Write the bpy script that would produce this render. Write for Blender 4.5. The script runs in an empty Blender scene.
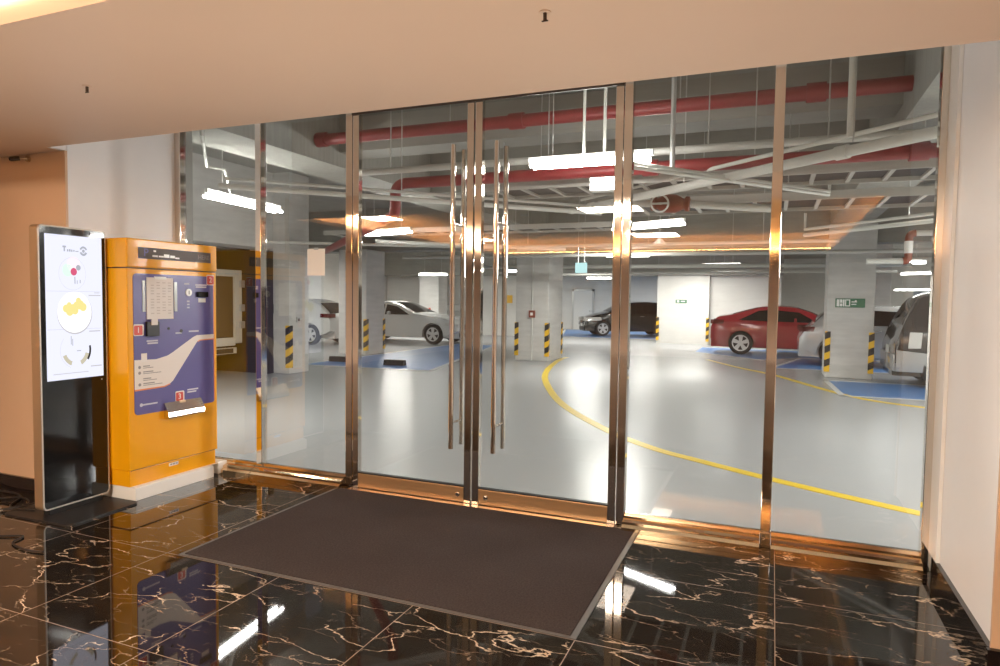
import bpy, bmesh, math, random
from mathutils import Vector, Matrix
C = bpy.context.scene.collection
PI = math.pi
random.seed(7)

# ------------------------------------------------------------------ materials
def new_mat(name):
    m = bpy.data.materials.new(name); m.use_nodes = True
    nt = m.node_tree; nt.nodes.clear()
    out = nt.nodes.new('ShaderNodeOutputMaterial')
    return m, nt, out
def N(nt, t, **kw):
    n = nt.nodes.new(t)
    for k, v in kw.items(): setattr(n, k, v)
    return n
def rgba(c): return (c[0], c[1], c[2], 1.0)
def math_node(nt, op, a, b=None, c=None):
    n = nt.nodes.new('ShaderNodeMath'); n.operation = op
    for i, v in enumerate((a, b, c)):
        if v is None: continue
        if isinstance(v, (int, float)): n.inputs[i].default_value = v
        else: nt.links.new(v, n.inputs[i])
    return n.outputs[0]
def mixc(nt, fac, a, b):
    n = nt.nodes.new('ShaderNodeMix'); n.data_type = 'RGBA'
    for idx, v in ((0, fac), (6, a), (7, b)):
        if isinstance(v, (int, float)): n.inputs[idx].default_value = v
        elif isinstance(v, (tuple, list)): n.inputs[idx].default_value = rgba(v)
        else: nt.links.new(v, n.inputs[idx])
    return n.outputs[2]
def noise(nt, vec, scale, detail=3, rough=.5):
    n = nt.nodes.new('ShaderNodeTexNoise'); n.inputs['Scale'].default_value = scale
    n.inputs['Detail'].default_value = detail; n.inputs['Roughness'].default_value = rough
    if vec is not None: nt.links.new(vec, n.inputs['Vector'])
    return n
def ramp(nt, fac, stops):
    n = nt.nodes.new('ShaderNodeValToRGB'); cr = n.color_ramp
    while len(cr.elements) > len(stops): cr.elements.remove(cr.elements[-1])
    while len(cr.elements) < len(stops): cr.elements.new(1.0)
    for e, (p, v) in zip(cr.elements, stops):
        e.position = p; e.color = (v, v, v, 1) if isinstance(v, (int, float)) else rgba(v)
    nt.links.new(fac, n.inputs['Fac'])
    return n.outputs['Color']
def P(name, col, rough=.5, metal=0., spec=.5, coat=0., vary=0., vscale=6., rvary=0., bump=0., bscale=60., emit=None, estr=0.):
    m, nt, out = new_mat(name)
    b = N(nt, 'ShaderNodeBsdfPrincipled'); nt.links.new(b.outputs[0], out.inputs[0])
    b.inputs['Base Color'].default_value = rgba(col); b.inputs['Roughness'].default_value = rough
    b.inputs['Metallic'].default_value = metal; b.inputs['Specular IOR Level'].default_value = spec
    b.inputs['Coat Weight'].default_value = coat; b.inputs['Coat Roughness'].default_value = .04
    pos = N(nt, 'ShaderNodeNewGeometry').outputs['Position']
    n = noise(nt, pos, vscale, 4, .6)
    if vary > 0:
        lo = tuple(c*(1-vary) for c in col); hi = tuple(min(1, c*(1+vary)) for c in col)
        nt.links.new(mixc(nt, n.outputs['Fac'], lo, hi), b.inputs['Base Color'])
    if rvary > 0:
        nt.links.new(math_node(nt, 'MULTIPLY_ADD', n.outputs['Fac'], rvary, rough-rvary*.5), b.inputs['Roughness'])
    if bump > 0:
        n2 = noise(nt, pos, bscale, 4, .6); bp = N(nt, 'ShaderNodeBump'); bp.inputs['Strength'].default_value = bump
        bp.inputs['Distance'].default_value = .01
        nt.links.new(n2.outputs['Fac'], bp.inputs['Height']); nt.links.new(bp.outputs[0], b.inputs['Normal'])
    if emit: b.inputs['Emission Color'].default_value = rgba(emit); b.inputs['Emission Strength'].default_value = estr
    return m
def E(name, col, s):
    m, nt, out = new_mat(name); e = N(nt, 'ShaderNodeEmission')
    e.inputs['Color'].default_value = rgba(col); e.inputs['Strength'].default_value = s
    nt.links.new(e.outputs[0], out.inputs[0]); return m

def marble_mat():
    m, nt, out = new_mat('black_marble_tiles'); L = nt.links.new
    b = N(nt, 'ShaderNodeBsdfPrincipled'); L(b.outputs[0], out.inputs[0])
    pos = N(nt, 'ShaderNodeNewGeometry').outputs['Position']
    sx = N(nt, 'ShaderNodeSeparateXYZ'); L(pos, sx.inputs[0])
    T = .845
    u = math_node(nt, 'DIVIDE', math_node(nt, 'SUBTRACT', sx.outputs[0], .056), T)
    v = math_node(nt, 'DIVIDE', math_node(nt, 'SUBTRACT', sx.outputs[1], 2.865), T)
    fu = math_node(nt, 'FLOOR', u); fv = math_node(nt, 'FLOOR', v)
    cid = N(nt, 'ShaderNodeCombineXYZ'); L(fu, cid.inputs[0]); L(fv, cid.inputs[1])
    wn = N(nt, 'ShaderNodeTexWhiteNoise'); wn.noise_dimensions = '3D'; L(cid.outputs[0], wn.inputs['Vector'])
    off = N(nt, 'ShaderNodeVectorMath'); off.operation = 'SCALE'; L(wn.outputs['Color'], off.inputs[0]); off.inputs['Scale'].default_value = 23.
    p2 = N(nt, 'ShaderNodeVectorMath'); p2.operation = 'ADD'; L(pos, p2.inputs[0]); L(off.outputs[0], p2.inputs[1])
    mp = N(nt, 'ShaderNodeMapping'); mp.inputs['Rotation'].default_value = (0, 0, .5); mp.inputs['Scale'].default_value = (1.0, 2.4, 1.0); L(p2.outputs[0], mp.inputs[0])
    rr = N(nt, 'ShaderNodeSeparateXYZ'); L(wn.outputs['Color'], rr.inputs[0]); rc = N(nt, 'ShaderNodeCombineXYZ'); L(math_node(nt, 'MULTIPLY', math_node(nt, 'ROUND', math_node(nt, 'MULTIPLY', rr.outputs[0], 3.)), 1.05), rc.inputs[2]); L(rc.outputs[0], mp.inputs['Rotation'])
    wz = noise(nt, mp.outputs[0], 2.6, 5, .55)
    ds = N(nt, 'ShaderNodeVectorMath'); ds.operation = 'SCALE'; L(wz.outputs['Color'], ds.inputs[0]); ds.inputs['Scale'].default_value = .52
    p3 = N(nt, 'ShaderNodeVectorMath'); p3.operation = 'ADD'; L(mp.outputs[0], p3.inputs[0]); L(ds.outputs[0], p3.inputs[1])
    def vein(scale, w, lo, hi, seed):
        vo = N(nt, 'ShaderNodeTexVoronoi'); vo.feature = 'DISTANCE_TO_EDGE'; vo.inputs['Scale'].default_value = scale
        L(p3.outputs[0], vo.inputs['Vector'])
        nn = noise(nt, p2.outputs[0], seed, 3, .6)
        wid = math_node(nt, 'MULTIPLY', nn.outputs['Fac'], w)
        e = math_node(nt, 'SUBTRACT', 1., math_node(nt, 'DIVIDE', vo.outputs['Distance'], wid)); e = math_node(nt, 'MAXIMUM', e, 0.)
        nm = noise(nt, p3.outputs[0], seed*1.7, 4, .6)
        k = ramp(nt, nm.outputs['Fac'], [(lo, 0.), (hi, 1.)])
        return math_node(nt, 'MULTIPLY', math_node(nt, 'POWER', e, .6), k)
    v1 = vein(1.3, .017, .46, .56, 1.3)
    v2 = vein(2.7, .022, .45, .60, 2.2)
    v3 = vein(6.5, .034, .52, .68, 4.0)
    base = mixc(nt, wz.outputs['Fac'], (.006, .0045, .004), (.022, .016, .012))
    c = mixc(nt, math_node(nt, 'MULTIPLY', v3, .35), base, (.35, .24, .16))
    c = mixc(nt, math_node(nt, 'MULTIPLY', v2, .6), c, (.50, .36, .25))
    c = mixc(nt, math_node(nt, 'MULTIPLY', v1, .95), c, (.74, .58, .43))
    du = math_node(nt, 'ABSOLUTE', math_node(nt, 'SUBTRACT', u, math_node(nt, 'ROUND', u)))
    dv = math_node(nt, 'ABSOLUTE', math_node(nt, 'SUBTRACT', v, math_node(nt, 'ROUND', v)))
    j = math_node(nt, 'LESS_THAN', math_node(nt, 'MINIMUM', du, dv), .0026)
    c = mixc(nt, math_node(nt, 'MULTIPLY', j, .75), c, (.34, .24, .17))
    L(c, b.inputs['Base Color'])
    L(math_node(nt, 'MULTIPLY_ADD', j, .3, .03), b.inputs['Roughness'])
    b.inputs['Specular IOR Level'].default_value = .62
    return m

def glass_mat():
    m, nt, out = new_mat('clear_glass'); L = nt.links.new
    tr = N(nt, 'ShaderNodeBsdfTransparent'); tr.inputs['Color'].default_value = (.955, .965, .96, 1)
    gl = N(nt, 'ShaderNodeBsdfGlossy'); gl.inputs['Roughness'].default_value = 0.; gl.inputs['Color'].default_value = (1, 1, 1, 1)
    fr = N(nt, 'ShaderNodeFresnel'); fr.inputs['IOR'].default_value = 1.52
    ge = N(nt, 'ShaderNodeNewGeometry')
    front = math_node(nt, 'SUBTRACT', 1., ge.outputs['Backfacing'])
    f = math_node(nt, 'MINIMUM', math_node(nt, 'MULTIPLY', math_node(nt, 'MULTIPLY', fr.outputs[0], 2.1), front), 1.)
    mx = N(nt, 'ShaderNodeMixShader'); L(f, mx.inputs[0]); L(tr.outputs[0], mx.inputs[1]); L(gl.outputs[0], mx.inputs[2])
    L(mx.outputs[0], out.inputs[0]); return m

def stripe_mat():
    m, nt, out = new_mat('hazard_stripes'); L = nt.links.new
    b = N(nt, 'ShaderNodeBsdfPrincipled'); L(b.outputs[0], out.inputs[0])
    tc = N(nt, 'ShaderNodeTexCoord'); sx = N(nt, 'ShaderNodeSeparateXYZ'); L(tc.outputs['Object'], sx.inputs[0])
    s = math_node(nt, 'ADD', math_node(nt, 'MULTIPLY', sx.outputs[2], 3.45), math_node(nt, 'MULTIPLY', math_node(nt, 'ADD', sx.outputs[0], sx.outputs[1]), -1.7))
    f = math_node(nt, 'FRACT', math_node(nt, 'ADD', s, 10.1))
    k = math_node(nt, 'GREATER_THAN', f, .5)
    L(mixc(nt, k, (.85, .50, .02), (.025, .022, .02)), b.inputs['Base Color']); b.inputs['Roughness'].default_value = .5
    return m

def mat_carpet():
    m, nt, out = new_mat('charcoal_loop_mat'); L = nt.links.new
    b = N(nt, 'ShaderNodeBsdfPrincipled'); L(b.outputs[0], out.inputs[0])
    pos = N(nt, 'ShaderNodeNewGeometry').outputs['Position']
    n1 = noise(nt, pos, 95., 3, .75); n2 = noise(nt, pos, 1.6, 3, .6); n3 = noise(nt, pos, 60., 2, .5)
    c = mixc(nt, n1.outputs['Fac'], (.006, .005, .005), (.115, .092, .090))
    c = mixc(nt, math_node(nt, 'MULTIPLY', n2.outputs['Fac'], .45), c, (.020, .014, .012))
    L(c, b.inputs['Base Color']); b.inputs['Roughness'].default_value = 1.; b.inputs['Specular IOR Level'].default_value = .1
    bp = N(nt, 'ShaderNodeBump'); bp.inputs['Strength'].default_value = .9; bp.inputs['Distance'].default_value = .006
    L(math_node(nt, 'ADD', n1.outputs['Fac'], n3.outputs['Fac']), bp.inputs['Height']); L(bp.outputs[0], b.inputs['Normal'])
    return m

def concrete_mat(name, col, vary=.16, lines=0.):
    m, nt, out = new_mat(name); L = nt.links.new
    b = N(nt, 'ShaderNodeBsdfPrincipled'); L(b.outputs[0], out.inputs[0])
    pos = N(nt, 'ShaderNodeNewGeometry').outputs['Position']
    n1 = noise(nt, pos, 1.1, 5, .65); 
    mp = N(nt, 'ShaderNodeMapping'); mp.inputs['Scale'].default_value = (14, 14, .6) if lines == 1 else (.8, .8, 7); L(pos, mp.inputs[0])
    n2 = noise(nt, mp.outputs[0], 1.5, 4, .6)
    k = math_node(nt, 'ADD', math_node(nt, 'MULTIPLY', n1.outputs['Fac'], .55), math_node(nt, 'MULTIPLY', n2.outputs['Fac'], .45))
    k = ramp(nt, k, [(.33, 0.), (.67, 1.)])
    lo = tuple(c*(1-vary) for c in col); hi = tuple(min(1, c*(1+vary)) for c in col)
    L(mixc(nt, k, lo, hi), b.inputs['Base Color']); b.inputs['Roughness'].default_value = .72
    bp = N(nt, 'ShaderNodeBump'); bp.inputs['Strength'].default_value = .25; bp.inputs['Distance'].default_value = .01
    L(n2.outputs['Fac'], bp.inputs['Height']); L(bp.outputs[0], b.inputs['Normal'])
    return m

def epoxy_mat():
    m, nt, out = new_mat('grey_epoxy_floor'); L = nt.links.new
    b = N(nt, 'ShaderNodeBsdfPrincipled'); L(b.outputs[0], out.inputs[0])
    pos = N(nt, 'ShaderNodeNewGeometry').outputs['Position']
    n1 = noise(nt, pos, .7, 5, .6)
    mp = N(nt, 'ShaderNodeMapping'); mp.inputs['Scale'].default_value = (.5, 1.6, 1); mp.inputs['Rotation'].default_value = (0, 0, .35); L(pos, mp.inputs[0])
    n2 = noise(nt, mp.outputs[0], 1.2, 4, .6)
    L(mixc(nt, n1.outputs['Fac'], (.355, .364, .372), (.385, .392, .397)), b.inputs['Base Color'])
    L(math_node(nt, 'MULTIPLY_ADD', n2.outputs['Fac'], .025, .255), b.inputs['Roughness'])
    b.inputs['Specular IOR Level'].default_value = .6
    return m

M_ = {}
M_['marble'] = marble_mat(); M_['glass'] = glass_mat(); M_['stripe'] = stripe_mat(); M_['mat'] = mat_carpet(); M_['epoxy'] = epoxy_mat()
M_['tan'] = P('tan_wall_paint', (.64, .44, .29), .42, vary=.03)
M_['soffit'] = P('soffit_paint', (.74, .55, .42), .5, vary=.03, vscale=1.5)
M_['cream'] = P('cream_ceiling_paint', (.86, .72, .52), .6)
M_['peach'] = P('peach_wall_paint', (.82, .70, .62), .5, vary=.04)
M_['white_wall'] = P('white_wall_paint', (.90, .90, .92), .45, vary=.02)
M_['base_marble'] = P('dark_marble_skirting', (.014, .009, .008), .08, spec=.6, vary=.4, vscale=9)
M_['steel'] = P('polished_steel', (.78, .73, .67), .06, metal=1., rvary=.05, vscale=3)
M_['steel2'] = P('brushed_steel', (.72, .68, .63), .17, metal=1., rvary=.08, vscale=40)
M_['brass_steel'] = P('warm_polished_steel', (.80, .60, .38), .14, metal=1., rvary=.06, vscale=5)
M_['rail'] = P('rail_lobby_reflection', (.50, .32, .17), .38, metal=.75, rvary=.06, vscale=6)  # brushed metal, golden reflection of the lit lobby put into the colour
M_['seal'] = P('black_rubber_seal', (.012, .011, .011), .6)
M_['rubber'] = P('dark_rubber', (.02, .02, .02), .7, vary=.2)
M_['mat_edge'] = P('mat_rubber_edge', (.09, .085, .08), .45)
M_['concrete'] = concrete_mat('painted_concrete', (.59, .58, .56), .15)
M_['concrete_v'] = concrete_mat('board_marked_concrete', (.30, .30, .27), .22, lines=1)
M_['slab'] = concrete_mat('grey_slab_concrete', (.30, .30, .275), .14)
M_['gwall'] = concrete_mat('white_garage_wall', (.68, .67, .64), .07)
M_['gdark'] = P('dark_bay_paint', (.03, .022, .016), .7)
M_['blue'] = P('blue_bay_paint', (.055, .19, .47), .32, vary=.06, vscale=2)
M_['white_line'] = P('white_line_paint', (.66, .67, .66), .38)
M_['yellow_line'] = P('yellow_line_paint', (.70, .50, .035), .38, vary=.06)
M_['red_pipe'] = P('red_pipe_paint', (.25, .020, .024), .4)
M_['rust_pipe'] = P('rust_red_pipe', (.24, .05, .025), .45)
M_['white_pipe'] = P('white_pipe', (.70, .70, .66), .4)
M_['grey_pipe'] = P('grey_pipe', (.50, .49, .46), .4)
M_['galv'] = P('galvanised_metal', (.55, .55, .54), .38, metal=.6)
M_['black_cable'] = P('black_cable', (.015, .012, .012), .5)
M_['tube'] = E('fluorescent_glow', (1., .97, .92), 72.)
M_['tube_far'] = E('fluorescent_glow_far', (1., .97, .92), 24.)
M_['fixture'] = P('white_fixture', (.75, .75, .73), .4)
M_['exit_glow'] = E('exit_sign_glow', (.62, .95, .95), 1.1)
M_['cove'] = E('cove_glow', (1., .84, .56), 9.)
M_['cove2'] = E('cove_glow_warm', (1., .52, .17), 60.)
M_['downlight'] = E('downlight_glow', (1., .84, .62), 60.)
M_['yellow'] = P('yellow_powder_coat', (.88, .40, .004), .36, spec=.35, coat=.08)
M_['purple'] = P('violet_panel', (.098, .085, .30), .35, coat=.15)
M_['panel_white'] = P('panel_white', (.80, .74, .70), .4)
M_['panel_orange'] = P('panel_orange_line', (.80, .25, .08), .4)
M_['paper'] = P('white_paper', (.82, .78, .76), .6)
M_['print_grey'] = P('grey_print', (.30, .28, .28), .6)
M_['print_pale'] = P('pale_print', (.60, .60, .70), .6)
M_['print_faint'] = P('faint_print', (.62, .57, .55), .6)
M_['black_gloss'] = P('black_gloss', (.008, .008, .009), .08, spec=.5)
M_['black_mat'] = P('black_plastic', (.014, .013, .014), .45)
M_['badge_red'] = P('badge_red', (.62, .07, .05), .4)
M_['white_gloss'] = P('white_gloss', (.85, .85, .83), .3)
M_['display_grey'] = P('display_grey', (.12, .105, .10), .55)
M_['logo_violet'] = P('logo_violet', (.16, .16, .45), .4)
M_['clearplastic'] = P('clear_plastic_wing', (.55, .60, .64), .15)
M_['alu'] = P('kiosk_aluminium', (.70, .67, .63), .6, metal=1.)
M_['alu_side'] = P('kiosk_tan_reflection', (.52, .36, .22), .35, metal=.7)  # aluminium with the tan wall's reflection put into its colour
M_['screen'] = E('screen_white', (.86, .87, 1.0), 1.08)
M_['s_grey'] = E('screen_grey', (.60, .62, .70), 0.80)
M_['s_dark'] = E('screen_dark', (.20, .21, .26), 0.60)
M_['s_plate'] = E('screen_plate', (.99, .99, .99), 1.15)
M_['s_shadow'] = E('screen_plate_shadow', (.62, .60, .64), 1.00)
M_['s_yellow'] = E('screen_yellow', (.90, .78, .30), 1.10)
M_['s_red'] = E('screen_red', (.80, .13, .25), 0.95)
M_['s_pink'] = E('screen_pink', (.95, .80, .86), 1.20)
M_['s_green'] = E('screen_green', (.72, .90, .80), 1.15)
M_['s_black'] = E('screen_black', (.10, .09, .08), 0.41)
M_['s_gold'] = E('screen_gold', (.72, .66, .50), 0.90)
M_['car_white'] = P('white_car_paint', (.74, .74, .72), .25, coat=.7)
M_['car_red'] = P('red_car_paint', (.40, .014, .026), .2, coat=1.)
M_['car_black'] = P('black_car_paint', (.011, .0105, .012), .18, coat=.9)
M_['car_taupe'] = P('dark_taupe_car_paint', (.030, .025, .024), .2, metal=.2, coat=.9)
M_['car_silver'] = P('silver_car_paint', (.42, .42, .41), .25, metal=.5, coat=.6)
M_['car_pale'] = P('pale_silver_car_paint', (.60, .60, .60), .25, metal=.2, coat=.6)
M_['car_glass'] = P('tinted_car_glass', (.010, .011, .012), .04, spec=.6)
M_['tyre'] = P('tyre_rubber', (.014, .013, .013), .75)
M_['rim'] = P('alloy_rim', (.74, .74, .74), .3, metal=.4)
M_['headlamp'] = P('clear_headlamp', (.66, .64, .60), .08, spec=.8)
M_['taillamp'] = P('red_taillamp', (.13, .010, .012), .12)
M_['chrome'] = P('car_chrome', (.78, .78, .78), .1, metal=1.)
M_['plate'] = P('white_number_plate', (.72, .72, .70), .4)
M_['sign_green'] = P('green_exit_plate', (.035, .17, .085), .4)
M_['sign_yellow'] = P('yellow_sign', (.85, .50, .06), .5)
M_['truck_white'] = P('off_white_truck_paint', (.62, .58, .50), .4, vary=.06)
M_['truck_inside'] = P('brown_truck_panel', (.075, .048, .022), .6, vary=.2, vscale=3)
M_['cctv_dark'] = P('dark_bronze_metal', (.05, .03, .02), .4)
M_['hatch_blue'] = P('blue_grey_paint', (.30, .36, .45), .6)
M_['door_white'] = P('white_door', (.76, .75, .72), .4)

# ------------------------------------------------------------------ mesh builder
class MB:
    def __init__(s): s.v = []; s.f = []; s.mi = []; s.cur = 0
    def add(s, vs, fs):
        o = len(s.v); s.v += [tuple(v) for v in vs]
        for f in fs: s.f.append(tuple(o+i for i in f)); s.mi.append(s.cur)
    def box(s, a, b, bev=0.):
        x0, y0, z0 = [min(p, q) for p, q in zip(a, b)]; x1, y1, z1 = [max(p, q) for p, q in zip(a, b)]
        if bev <= 0:
            s.add([(x0,y0,z0),(x1,y0,z0),(x1,y1,z0),(x0,y1,z0),(x0,y0,z1),(x1,y0,z1),(x1,y1,z1),(x0,y1,z1)],
                  [(0,3,2,1),(4,5,6,7),(0,1,5,4),(1,2,6,5),(2,3,7,6),(3,0,4,7)])
        else:
            bm = bmesh.new(); bmesh.ops.create_cube(bm, size=1.)
            for v in bm.verts: v.co = Vector(((x0+x1)/2+v.co.x*(x1-x0), (y0+y1)/2+v.co.y*(y1-y0), (z0+z1)/2+v.co.z*(z1-z0)))
            bmesh.ops.bevel(bm, geom=bm.edges[:], offset=bev, segments=2, profile=.6, affect='EDGES')
            bm.verts.index_update(); s.add([v.co for v in bm.verts], [[v.index for v in f.verts] for f in bm.faces]); bm.free()
        return s
    def cyl(s, p0, p1, r, n=12, r1=None, caps=True):
        p0 = Vector(p0); p1 = Vector(p1); d = (p1-p0).normalized(); r1 = r if r1 is None else r1
        u = d.orthogonal().normalized(); w = d.cross(u)
        vs = []
        for k in range(n):
            a = 2*PI*k/n; q = u*math.cos(a)+w*math.sin(a); vs.append(p0+q*r); vs.append(p1+q*r1)
        fs = [(2*k, 2*((k+1) % n), 2*((k+1) % n)+1, 2*k+1) for k in range(n)]
        if caps: fs += [tuple(2*k for k in range(n))[::-1], tuple(2*k+1 for k in range(n))]
        s.add(vs, fs); return s
    def tube(s, pts, r, n=10):
        pts = [Vector(p) for p in pts]; rings = []
        pu = None
        for i, p in enumerate(pts):
            d = ((pts[min(i+1, len(pts)-1)]-pts[max(i-1, 0)])).normalized()
            if pu is None: pu = d.orthogonal().normalized()
            pu = (pu-d*pu.dot(d)); pu = pu.normalized() if pu.length > 1e-6 else d.orthogonal().normalized()
            w = d.cross(pu)
            rings.append([p+(pu*math.cos(2*PI*k/n)+w*math.sin(2*PI*k/n))*r for k in range(n)])
        vs = [v for R in rings for v in R]; fs = []
        for i in range(len(rings)-1):
            for k in range(n):
                a = i*n+k; b = i*n+(k+1) % n; fs.append((a, b, b+n, a+n))
        fs.append(tuple(range(n))[::-1]); fs.append(tuple((len(rings)-1)*n+k for k in range(n)))
        s.add(vs, fs); return s
    def prism(s, poly, axis, a, b):
        """poly 2D points extruded from a to b along axis; poly is in the two other axes in order"""
        n = len(poly)
        def pt(q, t):
            if axis == 0: return (t, q[0], q[1])
            if axis == 1: return (q[0], t, q[1])
            return (q[0], q[1], t)
        vs = [pt(q, a) for q in poly]+[pt(q, b) for q in poly]
        fs = [tuple(range(n))[::-1], tuple(range(n, 2*n))]+[(k, (k+1) % n, (k+1) % n+n, k+n) for k in range(n)]
        s.add(vs, fs); return s
    def lathe(s, prof, origin, axis, n=24):
        """prof: (radius, height along axis)"""
        o = Vector(origin); d = Vector(axis).normalized(); u = d.orthogonal().normalized(); w = d.cross(u)
        vs = []
        for (r, h) in prof:
            for k in range(n): vs.append(o+d*h+(u*math.cos(2*PI*k/n)+w*math.sin(2*PI*k/n))*r)
        fs = []
        for i in range(len(prof)-1):
            for k in range(n):
                a = i*n+k; b = i*n+(k+1) % n; fs.append((a, b, b+n, a+n))
        fs.append(tuple(range(n))[::-1]); fs.append(tuple((len(prof)-1)*n+k for k in range(n)))
        s.add(vs, fs); return s
    def build(s, name, mat, parent=None, smooth=False, world=True):
        vs = s.v
        if parent is not None and world:
            inv = parent['_m'] if False else WM[parent.name].inverted()
            vs = [tuple(inv @ Vector(v)) for v in vs]
        me = bpy.data.meshes.new(name); me.from_pydata([tuple(v) for v in vs], [], s.f)
        mats = mat if isinstance(mat, (list, tuple)) else [mat]
        for m in mats: me.materials.append(M_[m] if isinstance(m, str) else m)
        if len(mats) > 1: me.polygons.foreach_set('material_index', s.mi)
        bm = bmesh.new(); bm.from_mesh(me); bmesh.ops.recalc_face_normals(bm, faces=bm.faces[:])
        if smooth:
            for f in bm.faces: f.smooth = True
            for e in bm.edges:
                if len(e.link_faces) == 2 and e.calc_face_angle(0) > .6: e.smooth = False
        bm.to_mesh(me); bm.free(); me.update()
        o = bpy.data.objects.new(name, me); C.objects.link(o)
        if parent is not None: o.parent = parent; WM[o.name] = WM[parent.name].copy()
        else: WM[o.name] = Matrix.Identity(4)
        return o
WM = {}
def tag(o, label=None, cat=None, group=None, kind=None):
    if label: o['label'] = label
    if cat: o['category'] = cat
    if group: o['group'] = group
    if kind: o['kind'] = kind
    return o
def thing(name, label, cat, loc=(0, 0, 0), rz=0., group=None, kind=None):
    o = bpy.data.objects.new(name, None); C.objects.link(o); o.empty_display_size = .1
    o.location = loc; o.rotation_euler = (0, 0, rz)
    WM[o.name] = Matrix.Translation(loc) @ Matrix.Rotation(rz, 4, 'Z')
    return tag(o, label, cat, group, kind)
def struct(name, mb, mat, label, cat, parent=None):
    return tag(mb.build(name, mat, parent), label, cat, kind='structure')
def solo(name, mb, mat, label, cat, group=None, smooth=False, base=None):
    """one mesh thing with its origin at its base"""
    if base is None:
        xs, ys, zs = zip(*mb.v); base = ((min(xs)+max(xs))/2, (min(ys)+max(ys))/2, min(zs))
    mb.v = [(x-base[0], y-base[1], z-base[2]) for x, y, z in mb.v]
    o = mb.build(name, mat, None, smooth); o.location = base
    return tag(o, label, cat, group)
def text(name, body, parent, mat, size, loc, rot, align='CENTER', ext=.0008):
    cu = bpy.data.curves.new(name, 'FONT'); cu.body = body; cu.size = size; cu.extrude = ext
    cu.align_x = align; cu.align_y = 'CENTER'; cu.materials.append(M_[mat])
    o = bpy.data.objects.new(name, cu); C.objects.link(o); o.parent = parent
    o.location = loc; o.rotation_euler = rot
    dg = bpy.context.evaluated_depsgraph_get(); dg.update(); me = bpy.data.meshes.new_from_object(o.evaluated_get(dg)); me.name = name
    q = bpy.data.objects.new(name, me); C.objects.link(q); q.parent = parent; q.location = loc; q.rotation_euler = rot; bpy.data.objects.remove(o); return q

# ------------------------------------------------------------------ lobby shell
GY = 4.49            # plane of the glazing
SOF = 2.59           # soffit underside
XR = .90             # recess wall on the right
XL = -5.05           # recess wall on the left
struct('floor', MB().box((-9, -10, -.12), (3.6, 4.52, 0)), 'marble', 'polished black marble tile floor with pale gold veins', 'floor')
b = MB()
b.box((-9, 1.69, SOF), (3.6, 3.15, 3.08)); b.box((-9, 3.15, SOF), (3.6, 3.19, 3.5)); b.box((-9, 3.19, SOF), (-4.842, 3.298, 3.08)); b.box((.915, 3.19, SOF), (3.6, 3.278, 3.08))
b.box((1.0, -10, SOF), (3.6, 1.69, 2.64)); b.box((-9, -10, SOF), (-6.0, 1.69, 2.64)); b.box((-6.0, -10, SOF), (1.0, -5.6, 2.64))
struct('ceiling', b, 'soffit', 'low beige ceiling panel hanging in front of the glass doors', 'ceiling')
struct('ceiling', MB().box((-6.6, -6.3, 2.95), (1.6, 1.69, 3.08)).box((-6.7, -6.3, 2.64), (-6.6, 1.69, 3.08)).box((1.6, -6.3, 2.64), (1.7, 1.69, 3.08)).box((-6.7, -6.4, 2.64), (1.7, -6.3, 3.08)), 'cream', 'raised cream ceiling of the lobby inside a lit cove', 'ceiling')
struct('ceiling', MB().box((XL-.2, 3.19, 3.4), (XR+.2, 4.6, 3.5)), 'white_wall', 'narrow white ceiling over the recess by the doors', 'ceiling')
struct('wall_left', MB().box((-9, 3.30, 0), (-4.80, 3.318, SOF)), 'tan', 'tan painted wall behind the screen totem', 'wall')
struct('wall_recess_left', MB().prism([(-4.80, 3.319), (XL, 4.56), (XL-.5, 4.56), (XL-.5, 3.319)], 2, 0, 3.4), 'white_wall', 'white recess wall behind the yellow parking pay machine', 'wall')
struct('wall_recess_left', MB().box((-4.84, 3.20, SOF+.001), (-4.805, 3.318, 3.4)), 'white_wall', 'small white plaster strip over the corner of the tan wall', 'wall')
struct('wall_recess_right', MB().box((XR, 3.30, 0), (XR+.15, 4.56, 3.4)), 'white_wall', 'white recess wall to the right of the glass front', 'wall')
struct('wall_right', MB().box((.886, 3.281, 0), (3.6, 3.299, SOF)), 'tan', 'tan wall at the right edge beside the white recess', 'wall')
struct('wall_side_right', MB().box((3.5, -10, 0), (3.65, 3.3, SOF)), 'peach', 'peach side wall of the lobby', 'wall')
struct('wall_side_left', MB().box((-9.15, -10, 0), (-9, 3.4, 3.)), 'peach', 'peach far left wall of the lobby', 'wall')
struct('wall_back', MB().box((-9, -10.15, 0), (3.6, -10, 3.)), 'peach', 'peach back wall of the lobby', 'wall')
struct('baseboard_left', MB().box((-9, 3.28, 0), (-4.80, 3.30, .125)), 'base_marble', 'dark marble skirting along the tan wall', 'baseboard')
struct('baseboard_right', MB().box((XR-.022, 3.30, 0), (XR, 4.36, .12)).box((.868, 3.255, 0), (3.5, 3.280, .125)), 'base_marble', 'dark marble skirting below the white recess wall on the right', 'baseboard')
struct('wall_lintel', MB().box((-16, 4.54, 3.36), (10, 4.66, 4.05)), 'slab', 'concrete lintel above the glass front', 'wall')
struct('wall_front', MB().box((-16, 4.56, 0), (XL-.02, 4.70, 4.05)), 'slab', 'concrete wall beside the glass front on the garage side', 'wall')
struct('wall_front', MB().box((XR+.02, 4.56, 0), (10, 4.70, 4.05)), 'slab', 'concrete wall right of the glass front on the garage side', 'wall')

# cove light on the reveal of the ceiling panel
cv = thing('cove_light', 'warm light strip along the ceiling edge in the upper left corner', 'light', (-4.0, 1.68, 2.68))
MB().box((-6.5, 1.668, 2.676), (1.5, 1.689, 2.70)).build('light_strip', 'cove', cv)
MB().box((-6.5, 1.655, 2.70), (1.5, 1.689, 2.712)).build('mounting_rail', 'fixture', cv)
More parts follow.
